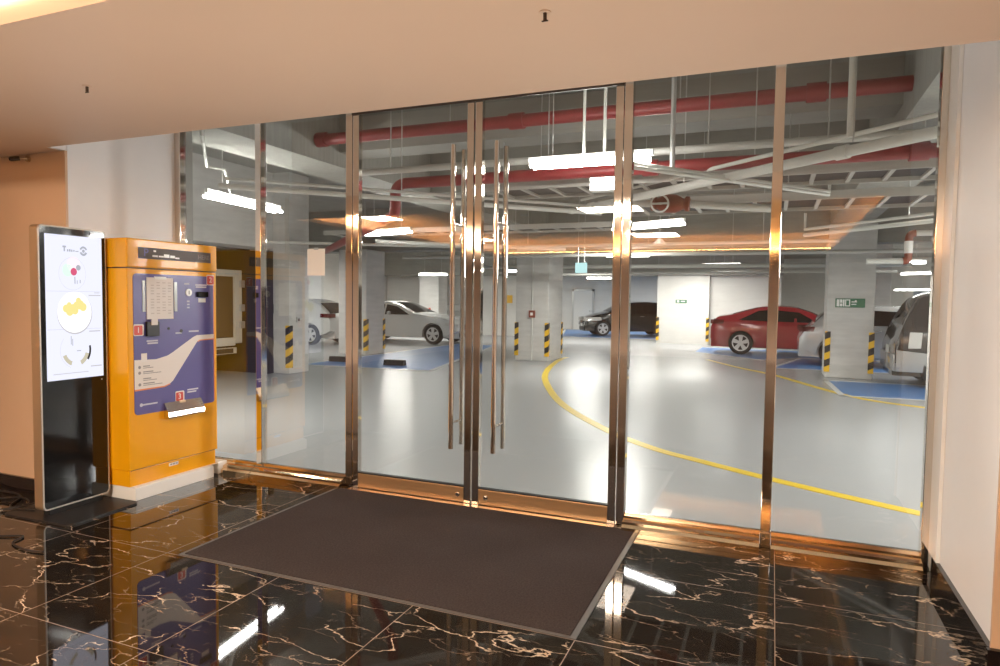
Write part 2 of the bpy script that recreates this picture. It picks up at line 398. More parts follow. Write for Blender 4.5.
# far cove strips of the lobby ceiling
for nm, a, bb, lab in (('cove_light', (-6.45, -6.0, 2.655), (-6.40, 1.5, 2.685), 'warm light strip hidden in the ceiling cove on the left of the lobby'),
                       ('cove_light', (1.35, -6.0, 2.655), (1.40, 1.5, 2.685), 'warm light strip hidden in the ceiling cove on the right of the lobby'),
                       ('cove_light', (-6.3, -6.1, 2.655), (1.3, -6.05, 2.685), 'warm light strip hidden in the ceiling cove at the back of the lobby')):
    solo(nm, MB().box(a, bb), 'cove2', lab, 'light')
for (x, y, lab) in ((-3.82, -1.30, 'round ceiling downlight reflected in the right door leaf'), (-.25, -1.62, 'round ceiling downlight reflected high in the glass beside the door'),
                    (-.30, -3.90, 'round ceiling downlight reflected below another in the glass beside the door')):
    d = thing('downlight', lab, 'light', (x, y, 2.93))
    MB().lathe([(.062, 0), (.075, 0), (.075, .02), (.062, .02)], (x, y, 2.93), (0, 0, 1), 20).build('trim_ring', 'fixture', d)
    MB().cyl((x, y, 2.934), (x, y, 2.946), .06, 20).build('lamp_face', 'downlight', d)
for (x, y, lab) in ((-3.213, 2.329, 'small dark sprinkler head on the beige ceiling near the upper left'), (-.796, 2.323, 'small dark sprinkler head on the beige ceiling at the top centre')):
    t = thing('ceiling_sprinkler', lab, 'sprinkler', (x, y, SOF))
    MB().cyl((x, y, SOF-.004), (x, y, SOF), .022, 16).build('cover_plate', 'soffit', t)
    MB().cyl((x, y, SOF-.03), (x, y, SOF-.004), .007, 8).box((x-.012, y-.002, SOF-.034), (x+.012, y+.002, SOF-.03)).build('nozzle', 'cctv_dark', t)
t = thing('security_camera', 'small dark security camera fixed high on the tan wall', 'camera', (-5.25, 3.3, 2.53))
MB().cyl((-5.20, 3.30, 2.555), (-5.20, 3.285, 2.555), .024, 14).cyl((-5.20, 3.285, 2.555), (-5.235, 3.24, 2.55), .008, 8).build('bracket', 'alu_side', t)
MB().cyl((-5.225, 3.25, 2.552), (-5.262, 3.205, 2.540), .017, 14).build('camera_body', 'cctv_dark', t, True)
MB().cyl((-5.262, 3.205, 2.540), (-5.266, 3.200, 2.539), .012, 14).build('lens', 'black_gloss', t)

# ------------------------------------------------------------------ glazing
def post(x0, x1, lab, mat='steel', y0=4.46, y1=4.53, z1=3.36):
    struct('trim', MB().box((x0, y0, 0), (x1, y1, z1), .004), mat, lab, 'trim')
post(-5.05, -4.965, 'polished steel post where the glass meets the left recess wall')
post(-4.105, -4.045, 'polished steel post between the two glass panels left of the doors')
post(-3.182, -3.120, 'polished steel jamb at the hinge side of the left door')
post(-.957, -.900, 'polished steel jamb at the hinge side of the right door')
post(-.031, .030, 'polished steel post between the two glass panels right of the doors')
post(.842, .895, 'steel post at the right end of the glass front')
struct('trim', MB().box((.880, 4.27, .12), (.899, 4.46, 3.06)), 'white_gloss', 'pale grey metal strip on the white wall beside the glass', 'trim')
struct('trim', MB().box((-5.05, 4.462, 3.345), (.895, 4.53, 3.40)), 'steel2', 'steel head rail along the top of the glass front', 'trim')
def window(x0, x1, lab, sillx):
    w = thing('window', lab, 'window', ((x0+x1)/2, GY, 0), kind='structure')
    MB().box((x0-.004, GY-.006, .085), (x1+.004, GY+.006, 3.34)).build('glass', 'glass', w)
    s = MB(); s.prism([(4.37, 0), (4.37, .030), (4.395, .045), (4.395, .062), (4.44, .075), (4.44, .090), (4.53, .090), (4.53, 0)], 0, sillx[0], sillx[1])
    s.build('sill', 'brass_steel', w)
    MB().box((x0, GY-.014, .09), (x1, GY+.014, .102)).build('glazing_bead', 'steel2', w)
window(-4.965, -4.105, 'tall fixed glass panel next to the yellow pay machine', (-4.965, -4.108))
window(-4.045, -3.182, 'tall fixed glass panel just left of the double doors', (-4.102, -3.185))
window(-.900, -.031, 'tall fixed glass panel just right of the double doors', (-.897, -.034))
window(.030, .842, 'tall fixed glass panel against the right recess wall', (.033, .842))
def door(x0, x1, hx, lockx, lab):
    d = thing('door', lab, 'door', ((x0+x1)/2, GY, 0), kind='structure')
    w = .055
    MB().box((x0+w, GY-.006, .13), (x1-w, GY+.006, 3.25)).build('glass', 'glass', d)
    for a, bb in ((x0, x0+w), (x1-w, x1)):
        MB().box((a, 4.462, .012), (bb, 4.515, 3.3), .004).build('stile', 'steel', d)
    r = MB().box((x0+w, 4.464, .016), (x1-w, 4.513, .130), .003).build('bottom_rail', 'rail', d)
    MB().box((x0+w, 4.468, .130), (x1-w, 4.509, .138)).build('rail_bead', 'seal', r)
    MB().box((x0+w, 4.464, 3.25), (x1-w, 4.513, 3.3), .003).build('top_rail', 'steel2', d)
    MB().lathe([(.018, 0), (.018, .006), (.011, .008), (.011, .010)], (lockx, 4.464, .072), (0, -1, 0), 18).build('lock_cylinder', 'steel2', d)
    for yy in (4.40, 4.58):
        h = MB().cyl((hx, yy, .43), (hx, yy, 2.675), .019, 20).build('handle', 'steel', d, True)
        st = MB()
        for z in (.62, 2.10): st.cyl((hx, yy, z), (hx, GY-.007 if yy < GY else GY+.007, z), .008, 10)
        st.build('handle_standoff', 'steel2', h)
    return d
door(-3.116, -2.062, -2.197, -2.165, 'left glass door leaf with long steel pull bars')
door(-2.050, -.962, -1.852, -1.935, 'right glass door leaf with long steel pull bars')
struct('trim', MB().box((-3.12, 4.40, 0), (-.957, 4.53, .012)), 'steel2', 'flat steel threshold under the double doors', 'trim')

t = thing('paper_notice', 'white paper notice taped high on the glass panel left of the doors', 'notice', (-3.49, 4.483, 1.72))
MB().box((-3.575, 4.4815, 1.725), (-3.40, 4.4835, 1.945)).build('sheet', 'white_gloss', t)
MB().box((-3.51, 4.4808, 1.935), (-3.465, 4.4815, 1.955)).build('tape', 'clearplastic', t)

struct('trim', MB().box((-3.12, 4.45, 2.985), (-.957, 4.461, 3.10)), 'cctv_dark', 'dark bronze head strip above the double doors', 'trim')

# ------------------------------------------------------------------ entrance mat
t = thing('entrance_mat', 'large charcoal entrance mat on the marble before the double doors', 'mat', (-2.01, 3.66, 0))
MB().box((-3.205, 2.885, .001), (-.815, 4.405, .011), .003).build('pile_surface', 'mat', t)
MB().box((-3.235, 2.865, .0005), (-.785, 4.41, .006), .002).build('rubber_border', 'mat_edge', t)

# ------------------------------------------------------------------ digital signage totem
ka = math.atan2(.505, -.02)
kx, ky = -4.58, 2.95
kio = thing('digital_signage', 'tall freestanding black digital signage totem with a lit menu screen', 'signage', (kx, ky, 0), ka)
kio.scale = (.880, 1, 1)
KW, KD, KZ0, KZ1 = .575, .080, .052, 2.015
def rrect(x0, z0, x1, z1, r, n=5):
    pts = []
    for cx, cz, a0 in ((x1-r, z1-r, 0), (x0+r, z1-r, 90), (x0+r, z0+r, 180), (x1-r, z0+r, 270)):
        for k in range(n+1):
            a = math.radians(a0+90*k/n); pts.append((cx+r*math.cos(a), cz+r*math.sin(a)))
    return pts
def KB(): return MB()
MB().prism(rrect(0, KZ0, KW, KZ1, .03), 1, .0, KD).build('casing', 'alu_side', kio, world=False)
fr = rrect(0, KZ0, KW, KZ1, .032); fi = rrect(.010, KZ0+.010, KW-.010, KZ1-.010, .024)
m = MB(); n = len(fr)
m.add([(p[0], -.004, p[1]) for p in fr]+[(p[0], -.004, p[1]) for p in fi]+[(p[0], .004, p[1]) for p in fr]+[(p[0], .004, p[1]) for p in fi],
      [(k, (k+1) % n, n+(k+1) % n, n+k) for k in range(n)]+[(k, (k+1) % n, 2*n+(k+1) % n, 2*n+k) for k in range(n)]+[(n+k, n+(k+1) % n, 3*n+(k+1) % n, 3*n+k) for k in range(n)])
m.build('bezel_trim', 'alu', kio, world=False)
MB().prism(fi, 1, -.0015, .0).build('glass_front', 'black_gloss', kio, world=False)
SX0, SX1, SZ0, SZ1 = .052, .535, .945, 1.958
scr = MB().box((SX0, -.0030, SZ0), (SX1, -.0016, SZ1)).build('screen', 'screen', kio, world=False)
def sdisc(cx, cz, r, mat, lay, name, sx=1., a0=0, a1=360, r0=0.):
    mm = MB(); k = 36; y = -.0030-.0005*lay
    o = []; i_ = []
    for q in range(k+1):
        a = math.radians(a0+(a1-a0)*q/k); o.append((cx+sx*r*math.cos(a), y, cz+r*math.sin(a))); i_.append((cx+sx*r0*math.cos(a), y, cz+r0*math.sin(a)))
    mm.add(o+i_, [(q, q+1, k+1+q+1, k+1+q) for q in range(k)])
    return mm.build(name, mat, scr, world=False)
def sbar(x0, z0, x1, z1, mat, lay, name):
    y = -.0030-.0005*lay
    return MB().add([(x0, y, z0), (x1, y, z0), (x1, y, z1), (x0, y, z1)], [(0, 1, 2, 3)]) or None
def sbars(lst, mat, lay, name):
    mm = MB(); y = -.0030-.0005*lay
    for (x0, z0, x1, z1) in lst: mm.add([(x0, y, z0), (x1, y, z0), (x1, y, z1), (x0, y, z1)], [(0, 1, 2, 3)])
    return mm.build(name, mat, scr, world=False)
# header logo: a tall first letter, a run of small letters and a double ring
sbars([(.195, 1.872, .225, 1.884), (.204, 1.845, .216, 1.884), (.232, 1.845, .244, 1.860), (.249, 1.845, .262, 1.862), (.267, 1.845, .278, 1.860), (.284, 1.847, .296, 1.858), (.302, 1.847, .330, 1.853)], 's_grey', 1, 'header_logo')
sdisc(.372, 1.855, .034, 's_grey', 1, 'header_logo', r0=.020, a0=20, a1=160); sdisc(.372, 1.855, .034, 's_grey', 1, 'header_logo', r0=.018, a0=200, a1=340); sdisc(.372, 1.855, .012, 's_grey', 1, 'header_logo')
# dish pictures
sdisc(.275, 1.690, .115, 's_shadow', 1, 'dish_picture', r0=.1135); sdisc(.285, 1.705, .027, 's_red', 3, 'dish_picture'); sdisc(.235, 1.715, .045, 's_green', 1, 'dish_picture'); sdisc(.285, 1.755, .055, 's_pink', 1, 'dish_picture'); sdisc(.325, 1.735, .02, 's_grey', 2, 'dish_picture')
sbars([(.29, 1.62, .298, 1.67), (.31, 1.62, .316, 1.645), (.335, 1.625, .342, 1.65)], 's_grey', 2, 'caption_text')
sdisc(.290, 1.412, .150, 's_shadow', 1, 'dish_picture'); sdisc(.288, 1.418, .146, 's_plate', 2, 'dish_picture')
for k, (dx, dz, r) in enumerate(((-.075, .02, .028), (-.045, .0, .032), (-.015, .02, .032), (.015, .04, .03), (.045, .045, .034), (.07, .03, .03), (.03, .075, .022), (-.05, .045, .02), (.0, .005, .028))):
    sdisc(.29+dx, 1.425+dz, r, 's_yellow', 3+.1*k, 'dish_picture')
sdisc(.29, 1.15, .13, 's_shadow', 1, 'dish_picture', r0=.1285, a0=140, a1=250)
sdisc(.29, 1.15, .115, 's_gold', 1, 'dish_picture', a0=200, a1=250, r0=.085); sdisc(.29, 1.15, .135, 's_black', 2, 'dish_picture', a0=325, a1=372, r0=.118)
sdisc(.29, 1.15, .12, 's_gold', 1, 'dish_picture', a0=295, a1=345, r0=.088)
sbars([(.25, 1.19, .256, 1.25), (.262, 1.18, .268, 1.23), (.30, 1.14, .335, 1.146)], 's_grey', 2, 'dish_picture')
sbars([(.41, 1.535, .52, 1.542), (.41, 1.275, .51, 1.283), (.42, 1.02, .52, 1.028), (.46, 1.555, .51, 1.56), (.10, .985, .40, .990)], 's_shadow', 1, 'caption_text')
sbars([(.06, 1.298, .52, 1.300), (.06, 1.565, .52, 1.567)], 's_shadow', 1, 'divider_line')
MB().box((.515, -.003, .915), (.524, -.0016, .924)).build('indicator_light', 'white_gloss', kio, world=False)
MB().cyl((.43, -.0028, 1.985), (.43, -.0016, 1.985), .008, 12).build('camera_lens', 'black_mat', kio, world=False)
m = MB(); m.prism(rrect(-.05, -.30, .588, .36, .06), 2, .0005, .012); bp_ = m.build('base_plate', 'black_mat', kio, world=False)
MB().box((.06, .008, .012), (.515, .070, .0522)).build('base_foot', 'black_mat', kio, world=False)

# ------------------------------------------------------------------ parking pay machine
FX = -4.41; MY0, MY1 = 3.478, 4.325
pm = thing('parking_pay_machine', 'yellow parking pay machine with a violet front panel', 'pay machine', (-4.68, 3.94, 0))
MB().box((-4.822, MY0+.02, 0), (-4.375, MY1-.075, .098), .004).build('plinth', 'white_gloss', pm)
MB().box((-4.822, MY0+.012, .100), (FX-.012, MY1-.012, .222), .004).build('base_cabinet', 'yellow', pm)
cab = MB().box((-4.822, MY0, .226), (FX, MY1, 1.744), .006).build('cabinet', 'yellow', pm)
MB().box((-4.822, MY0+.015, .10), (-4.40, MY1-.015, .103)).build('base_flange', 'panel_white', pm)
hd = MB().box((-4.822, MY0-.004, 1.752), (FX+.006, MY1+.004, 1.968), .010).build('header_cabinet', 'yellow', pm)
MB().box((-4.822, MY0+.006, 1.744), (FX-.006, MY1-.006, 1.752)).build('header_seam', 'cctv_dark', pm)
MB().box((FX-.012, MY0+.02, .222), (FX-.008, MY1-.02, .226)).build('base_seam', 'cctv_dark', pm)
F = FX+.001
dsp = MB().box((FX+.003, 3.570, 1.822), (FX+.010, 4.258, 1.906)).build('header_display', 'display_grey', hd)
RT = (PI/2, 0, PI/2)
def loc(o, p): return tuple(WM[o.name].inverted() @ Vector(p))
text('header_text', 'P', hd, 'logo_violet', .085, loc(hd, (FX+.0105, 3.635, 1.865)), RT)
text('header_text', 'HERE', hd, 'print_grey', .052, loc(hd, (FX+.0105, 4.185, 1.862)), RT)
m = MB()
for (y, z, w, h) in ((3.712, 1.884, .022, .014), (3.715, 1.846, .05, .014), (3.770, 1.846, .045, .012), (3.820, 1.853, .05, .026), (3.875, 1.850, .045, .02), (3.920, 1.842, .04, .012)):
    m.box((FX+.010, y-w/2, z-h/2), (FX+.0108, y+w/2, z+h/2))
m.build('header_lettering', 'white_gloss', hd)
# violet panel (rounded) with white band and orange edge line
def yz(poly, x0, x1): return MB().prism(poly, 0, x0, x1)
pan = yz(rrect(3.526, .640, 4.296, 1.708, .03), FX, FX+.004).build('front_panel', 'purple', pm)
wb = [(3.527, 1.058), (3.720, 1.052), (3.820, 1.072), (3.865, 1.092), (4.070, 1.205), (4.110, 1.220), (4.295, 1.222), (4.295, 1.186), (4.140, 1.182), (4.115, 1.170), (3.870, .868), (3.840, .848), (3.790, .834), (3.527, .832)]
yz(wb, FX+.004, FX+.0052).build('white_band', 'panel_white', pan)
ob = [(4.295, 1.186), (4.140, 1.182), (4.115, 1.170), (4.122, 1.164), (4.145, 1.174), (4.295, 1.177)]
yz(ob, FX+.004, FX+.0054).build('orange_line', 'panel_orange', pan)
yz([(3.527, .834), (3.790, .836), (3.840, .850), (3.845, .843), (3.790, .826), (3.527, .822)], FX+.004, FX+.0054).build('orange_line', 'panel_orange', pan)
m = MB(); m.box((FX+.004, 4.288, .66), (FX+.0052, 4.295, 1.64)); m.build('orange_line', 'panel_orange', pan)
# price list sheet on a clear holder
MB().box((FX+.004, 3.602, 1.420), (FX+.010, 3.625, 1.656)).build('sheet_holder', 'clearplastic', pan)
MB().box((FX+.004, 3.888, 1.420), (FX+.010, 3.915, 1.652)).build('sheet_holder', 'clearplastic', pan)
sh = MB().box((FX+.006, 3.637, 1.362), (FX+.012, 3.876, 1.682)).build('price_sheet', 'paper', pan)
m = MB()
for r in range(12):
    for c_ in range(4):
        y = 3.670+c_*.052; z = 1.640-r*.0215
        if (r*3+c_) % 5: m.box((FX+.012, y, z), (FX+.0124, y+.03, z+.007))
m.build('printed_lines', 'print_faint', sh)
MB().box((FX+.012, 3.700, 1.668), (FX+.016, 3.810, 1.690), .002).build('clip', 'white_gloss', sh)
tk = MB().box((FX+.004, 3.625, 1.232), (FX+.026, 3.735, 1.345), .004).build('ticket_slot', 'black_mat', pan)
MB().box((FX+.026, 3.660, 1.318), (FX+.034, 3.712, 1.366)).build('ticket', 'paper', tk)
m = MB()
for (y0, y1, z) in ((3.635, 3.735, 1.196), (3.642, 3.735, 1.178)): m.box((FX+.004, y0, z-.006), (FX+.0046, y1, z+.006))
for (y0, y1, z) in ((4.100, 4.220, 1.635), (4.105, 4.215, 1.618), (3.990, 4.040, 1.642), (3.900, 3.960, 1.246), (4.030, 4.130, 1.255), (4.010, 4.120, .777), (4.010, 4.100, .758), (3.595, 3.725, .712), (4.015, 4.040, 1.50), (4.015, 4.040, 1.475), (4.015, 4.040, 1.45)): m.box((FX+.004, y0, z-.006), (FX+.0046, y1, z+.006))
m.build('printed_lines', 'print_pale', pan)
MB().cyl((FX+.004, 4.030, 1.572), (FX+.012, 4.030, 1.572), .030, 20).build('coin_slot', 'white_gloss', pan)
MB().box((FX+.012, 4.026, 1.556), (FX+.0125, 4.034, 1.588)).build('coin_gap', 'black_mat', pan)
MB().box((FX+.004, 4.108, 1.535), (FX+.022, 4.222, 1.580), .006).build('banknote_slot', 'black_gloss', pan)
MB().box((FX+.004, 4.130, 1.492), (FX+.0055, 4.205, 1.526)).build('label_plate', 'paper', pan)
MB().cyl((FX+.004, 3.955, 1.262), (FX+.007, 3.955, 1.262), .014, 14).build('button', 'black_mat', pan)
MB().cyl((FX+.004, 3.835, 1.285), (FX+.007, 3.835, 1.285), .011, 14).build('button', 'black_mat', pan)
MB().box((FX+.0052, 3.585, 1.040), (FX+.0062, 3.635, 1.104)).build('label_plate', 'paper', pan)
m = MB()
for k, z in enumerate((1.00, .957, .905, .868)):
    if k != 2: m.cyl((FX+.0052, 3.570, z), (FX+.0060, 3.570, z), .012, 12)
    m.box((FX+.0052, 3.600, z+.002), (FX+.0057, 3.600+(.06, .09, .07, .10)[k], z+.010)); m.box((FX+.0052, 3.600, z-.010), (FX+.0057, 3.600+(.09, .16, .12, .17)[k], z-.005))
m.build('printed_lines', 'print_grey', pan)
MB().cyl((FX+.004, 3.582, .712), (FX+.0046, 3.582, .712), .014, 14).build('maker_logo', 'print_pale', pan)
for (y0, z0, s, ch) in ((3.527, 1.245, .072, '1'), (4.222, 1.642, .072, '2'), (3.896, .698, .070, '3')):
    wq = yz(rrect(y0-.004, z0-.006, y0+s+.012 if ch != '2' else y0+s, z0+s+.010, .012), FX+.004, FX+.0056).build('badge_border', 'panel_white', pan)
    bq = yz(rrect(y0, z0, y0+s, z0+s, .010), FX+.0056, FX+.0066).build('number_badge', 'badge_red', pan)
    text('badge_number', ch, bq, 'white_gloss', .062, loc(bq, (FX+.0068, y0+s/2, z0+s/2)), RT)
tr = MB()
tr.prism([(FX+.004, .590), (FX+.004, .690), (FX+.010, .700), (FX+.052, .625), (FX+.058, .590), (FX+.050, .578), (FX+.010, .578)], 1, 3.782, 4.142)
tr.build('change_tray', 'steel2', pm)
MB().box((FX+.004, 3.922, .668), (FX+.020, 3.980, .702), .003).build('tray_flap', 'alu_side', pm)
MB().box((FX-.0118, 3.836, .182), (FX-.0095, 3.925, .206)).build('label_plate', 'paper', pm)
m = MB()
for k in range(3): m.box((FX-.0095, 3.846+k*.026, .188), (FX-.0092, 3.866+k*.026, .200))
m.build('printed_lines', 'print_grey', pm)
solo('floor_box', MB().box((-4.80, 4.345, 0), (-4.42, 4.445, .10), .004), 'white_gloss', 'small white box on the floor between pay machine and glass', 'box')

# cables and plug on the floor by the totem
def cord(pts, r, lab, sub=6, mat='black_cable', name='floor_cable'):
    P_ = [Vector(p) for p in pts]; out = []
    for i in range(len(P_)-1):
        p0 = P_[max(i-1, 0)]; p1 = P_[i]; p2 = P_[i+1]; p3 = P_[min(i+2, len(P_)-1)]
        for k in range(sub):
            t = k/sub
            out.append(.5*((2*p1)+(-p0+p2)*t+(2*p0-5*p1+4*p2-p3)*t*t+(-p0+3*p1-3*p2+p3)*t**3))
    out.append(P_[-1])
    return solo(name, MB().tube(out, r, 7), mat, lab, 'cable', smooth=True)
cord([(-5.75, 3.20, .009), (-5.45, 3.24, .009), (-5.22, 3.20, .009), (-5.05, 3.02, .009), (-4.86, 3.05, .009), (-4.70, 3.16, .016)], .007, 'black power cord running along the tan wall behind the totem')
cord([(-5.05, 2.92, .009), (-4.95, 3.08, .022), (-5.16, 3.16, .024), (-5.30, 3.02, .022), (-5.12, 2.88, .018), (-4.93, 2.98, .016), (-4.78, 3.02, .015)], .006, 'looped black cable on the floor beside the white plug')
cord([(-4.96, 2.66, .008), (-4.72, 2.60, .008), (-4.50, 2.62, .008), (-4.36, 2.68, .008), (-4.30, 2.58, .008), (-4.12, 2.54, .008), (-3.98, 2.56, .008)], .006, 'thin black cable lying in front of the totem base')
t = thing('power_plug', 'white power plug lying on the marble at the left edge', 'plug', (-5.05, 2.90, 0), .6)
MB().box((-.05, -.02, .001), (.05, .02, .034), .006).build('plug_body', 'panel_white', t, world=False)
MB().box((.05, -.012, .012), (.07, -.006, .018)).box((.05, .006, .012), (.07, .012, .018)).build('prongs', 'galv', t, world=False)
MB().cyl((-.05, 0, .018), (-.14, 0, .010), .006, 8).build('cord_end', 'panel_white', t, world=False)

# ------------------------------------------------------------------ garage shell
struct('floor_garage', MB().box((-17, 4.52, -.12), (11, 42, 0)), 'epoxy', 'glossy grey painted floor of the parking garage', 'floor')
struct('ceiling_garage', MB().box((-17, 4.55, 4.0), (11, 42, 4.2)), 'slab', 'bare grey concrete ceiling of the garage', 'ceiling')
def beam(a, b_, mat, lab): struct('beam', MB().box(a, b_), mat, lab, 'beam')
beam((-5.93, 4.7, 3.22), (-5.20, 15.9, 4.0), 'concrete_v', 'deep concrete beam running away from the glass at upper left')
beam((1.05, 4.7, 3.22), (1.80, 15.5, 4.0), 'concrete_v', 'deep concrete beam running away from the glass at upper right')
beam((-5.20, 7.15, 3.40), (1.05, 7.60, 4.0), 'slab', 'cross beam behind the upper red pipe')
beam((-5.20, 9.6, 3.25), (1.05, 10.0, 4.0), 'slab', 'second cross beam deeper in the garage')
beam((-16.5, 15.75, 2.84), (10.5, 16.35, 4.0), 'slab', 'cross beam over the row of pillars')
beam((-16.5, 24.9, 2.52), (.3, 25.7, 4.0), 'slab', 'far cross beam above the white wall')
beam((-9.95, 4.7, 2.50), (-9.3, 10.6, 4.0), 'concrete', 'pale concrete beam above the dark loading bay')
beam((-16.5, 10.6, 2.46), (-8.9, 11.2, 4.0), 'concrete', 'cross beam over the left pillar')
def pillar(x0, y0, x1, y1, z, lab): struct('pillar', MB().box((x0, y0, 0), (x1, y1, z), .02), 'concrete', lab, 'pillar')
pillar(-9.30, 10.6, -8.9, 11.2, 2.46, 'narrow pale pillar at the edge of the dark loading bay')
pillar(-11.0, 15.1, -10.1, 16.0, 2.84, 'pale concrete pillar beside the white sedan')
pillar(-6.11, 15.9, -5.23, 17.1, 2.84, 'wide pale pillar seen through the right door leaf')
pillar(1.05, 15.5, 1.93, 16.4, 3.22, 'wide pale pillar carrying the green exit sign')
pillar(-13.6, 24.2, -12.7, 25.0, 2.52, 'pinkish grey pillar behind the white sedan')
pillar(3.23, 26.0, 3.70, 26.5, 4.0, 'slim white pillar beyond the dark minivan')
struct('wall_garage', MB().box((-4.0, 25.1, 0), (-2.15, 25.7, 2.52)), 'gwall', 'white block wall between the black car and the red car', 'wall')
struct('wall_garage', MB().box((-2.15, 25.4, 0), (.25, 25.7, 2.52)), 'gwall', 'white wall behind the red car', 'wall')
struct('wall_garage', MB().box((-.15, 25.7, 0), (.25, 40, 2.9)), 'gwall', 'white side wall deep behind the red car', 'wall')
struct('wall_garage', MB().box((-17, 34.5, 0), (-.1, 34.7, 4.)), 'gwall', 'white back wall of the garage on the left', 'wall')
struct('wall_garage', MB().box((-.1, 40, 0), (11, 40.2, 4.)), 'gwall', 'white back wall of the garage on the right', 'wall')
struct('wall_garage', MB().box((-16.7, 4.7, 0), (-16.5, 35, 4.)), 'gwall', 'left side wall of the garage', 'wall')
struct('wall_garage', MB().box((10.5, 4.7, 0), (10.7, 41, 4.)), 'gwall', 'right side wall of the garage', 'wall')
struct('wall_garage', MB().box((-16.4, 26.2, 0), (-9.2, 26.5, 2.6)), 'gwall', 'white wall panel behind the nose of the white sedan', 'wall')
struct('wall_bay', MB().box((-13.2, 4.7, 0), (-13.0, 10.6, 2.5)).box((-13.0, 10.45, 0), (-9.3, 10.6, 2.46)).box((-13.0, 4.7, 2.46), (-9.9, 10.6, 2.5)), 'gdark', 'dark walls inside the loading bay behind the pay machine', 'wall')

# floor markings
def decal(name, poly, z, mat, lab, cat):
    m = MB(); n = len(poly); m.prism(poly, 2, .0002, z); return solo(name, m, mat, lab, cat)
def strip(name, pts, w, z, mat, lab):
    P_ = [Vector((p[0], p[1], 0)) for p in pts]; out = []
    for i in range(len(P_)-1):
        p0 = P_[max(i-1, 0)]; p1 = P_[i]; p2 = P_[i+1]; p3 = P_[min(i+2, len(P_)-1)]
        for k in range(8):
            t = k/8
            out.append(.5*((2*p1)+(-p0+p2)*t+(2*p0-5*p1+4*p2-p3)*t*t+(-p0+3*p1-3*p2+p3)*t**3))
    out.append(P_[-1]); m = MB(); vs = []
    for i, p in enumerate(out):
        d = (out[min(i+1, len(out)-1)]-out[max(i-1, 0)]).normalized(); q = Vector((-d.y, d.x, 0))*w/2
        for zz in (.0002, z): vs.append((p.x+q.x, p.y+q.y, zz)); vs.append((p.x-q.x, p.y-q.y, zz))
    fs = []
    for i in range(len(out)-1):
        a = i*4; c_ = a+4; fs += [(a+2, a+3, c_+3, c_+2), (a, c_, c_+2, a+2), (a+1, a+3, c_+3, c_+1)]
    m.add(vs, fs); return solo(name, m, mat, lab, 'road marking')
strip('road_marking', [(-5.15, 17.3), (-5.05, 16.2), (-4.62, 14.1), (-4.04, 12.16), (-2.96, 9.63), (-1.9, 7.92), (-1.16, 7.06), (-.61, 6.66), (.02, 6.25), (.62, 5.91), (1.2, 5.62), (2.2, 5.2)], .125, .004, 'yellow_line', 'curved yellow line sweeping across the garage floor towards the doors')
strip('road_marking', [(-1.6, 18.6), (-.7, 16.7), (.08, 15.35), (1.25, 12.5), (2.25, 11.6), (3.6, 10.9)], .125, .004, 'yellow_line', 'yellow line passing in front of the pillar with the exit sign')
def bay(poly, lab, w=.10, border=(0, 1, 2, 3)):
    t = thing('parking_bay_marking', lab, 'road marking', (sum(p[0] for p in poly)/len(poly), sum(p[1] for p in poly)/len(poly), 0))
    MB().prism(poly, 2, .0002, .0026).build('blue_fill', 'blue', t)
    for i in border:
        a = Vector(poly[i]); c_ = Vector(poly[(i+1) % len(poly)]); d = (c_-a).normalized(); q = Vector((-d.y, d.x))*w/2
        MB().prism([tuple(a+q-d*w/2), tuple(c_+q+d*w/2), tuple(c_-q+d*w/2), tuple(a-q-d*w/2)], 2, .0027, .0042).build('border_line', 'white_line', t)
bay([(-9.95, 12.25), (-6.75, 12.5), (-8.6, 20.5), (-9.98, 20.5)], 'blue parking bay with white border in front of the white sedan')
bay([(1.13, 12.5), (5.6, 12.7), (5.6, 14.85), (1.03, 14.85)], 'blue parking bay with white border under the dark minivan')
bay([(.0, 17.05), (5.0, 17.25), (5.0, 20.2), (.75, 20.4)], 'blue parking bay below the white hatchback by the pillar')
bay([(-2.2, 21.3), (-.25, 19.3), (.65, 20.5), (4.6, 20.6), (4.6, 23.6), (-2.2, 23.6)], 'blue parking bay below the red car', border=(0, 1, 2, 4))
bay([(-10.2, 34.0), (-8.4, 27.3), (-4.3, 27.3), (-4.3, 34.0)], 'blue parking bay around the black car')
def stop(x, y, rz, lab):
    t = thing('wheel_stop', lab, 'wheel stop', (x, y, .0045), rz)
    MB().prism([(-.09, 0), (.09, 0), (.055, .12), (-.055, .12)], 0, -.25, .25).build('rubber_block', 'rubber', t, world=False)
    MB().box((-.12, -.058, .1202), (-.04, .058, .123)).box((.04, -.058, .1202), (.12, .058, .123)).build('reflective_band', 'black_mat', t, world=False)
stop(-9.62, 13.25, .08, 'black rubber wheel stop nearer the loading bay pillar'); stop(-8.02, 13.15, .08, 'black rubber wheel stop in the middle of the blue bay')

# corner guards
def guard(x, y, sx, sy, lab, z0=.12, h=.85, w=.085):
    m = MB(); T_ = .018
    m.prism([(-sx*w, -sy*T_) if False else (0+sx*T_, 0+sy*T_), (sx*T_, -sy*w), (0, -sy*w), (0, 0), (-sx*w, 0), (-sx*w, sy*T_)], 2, 0, h)
    o = m.build('corner_guard', 'stripe'); o.location = (x, y, z0); tag(o, lab, 'corner guard'); return o
guard(-8.9, 10.6, 1, -1, 'yellow and black striped guard on the narrow pillar by the loading bay')
guard(-10.1, 15.1, 1, -1, 'striped guard on the near corner of the pillar beside the white sedan')
guard(-10.1, 16.0, 1, 1, 'striped guard on the far corner of the pillar touching the white sedan')
guard(-6.11, 15.9, -1, -1, 'striped guard on the left corner of the central wide pillar')
guard(-5.23, 15.9, 1, -1, 'striped guard on the front right corner of the central wide pillar')
guard(-5.23, 17.1, 1, 1, 'striped guard on the rear right corner of the central wide pillar')
guard(1.05, 15.5, -1, -1, 'striped guard on the left corner of the exit sign pillar by the white hatchback')
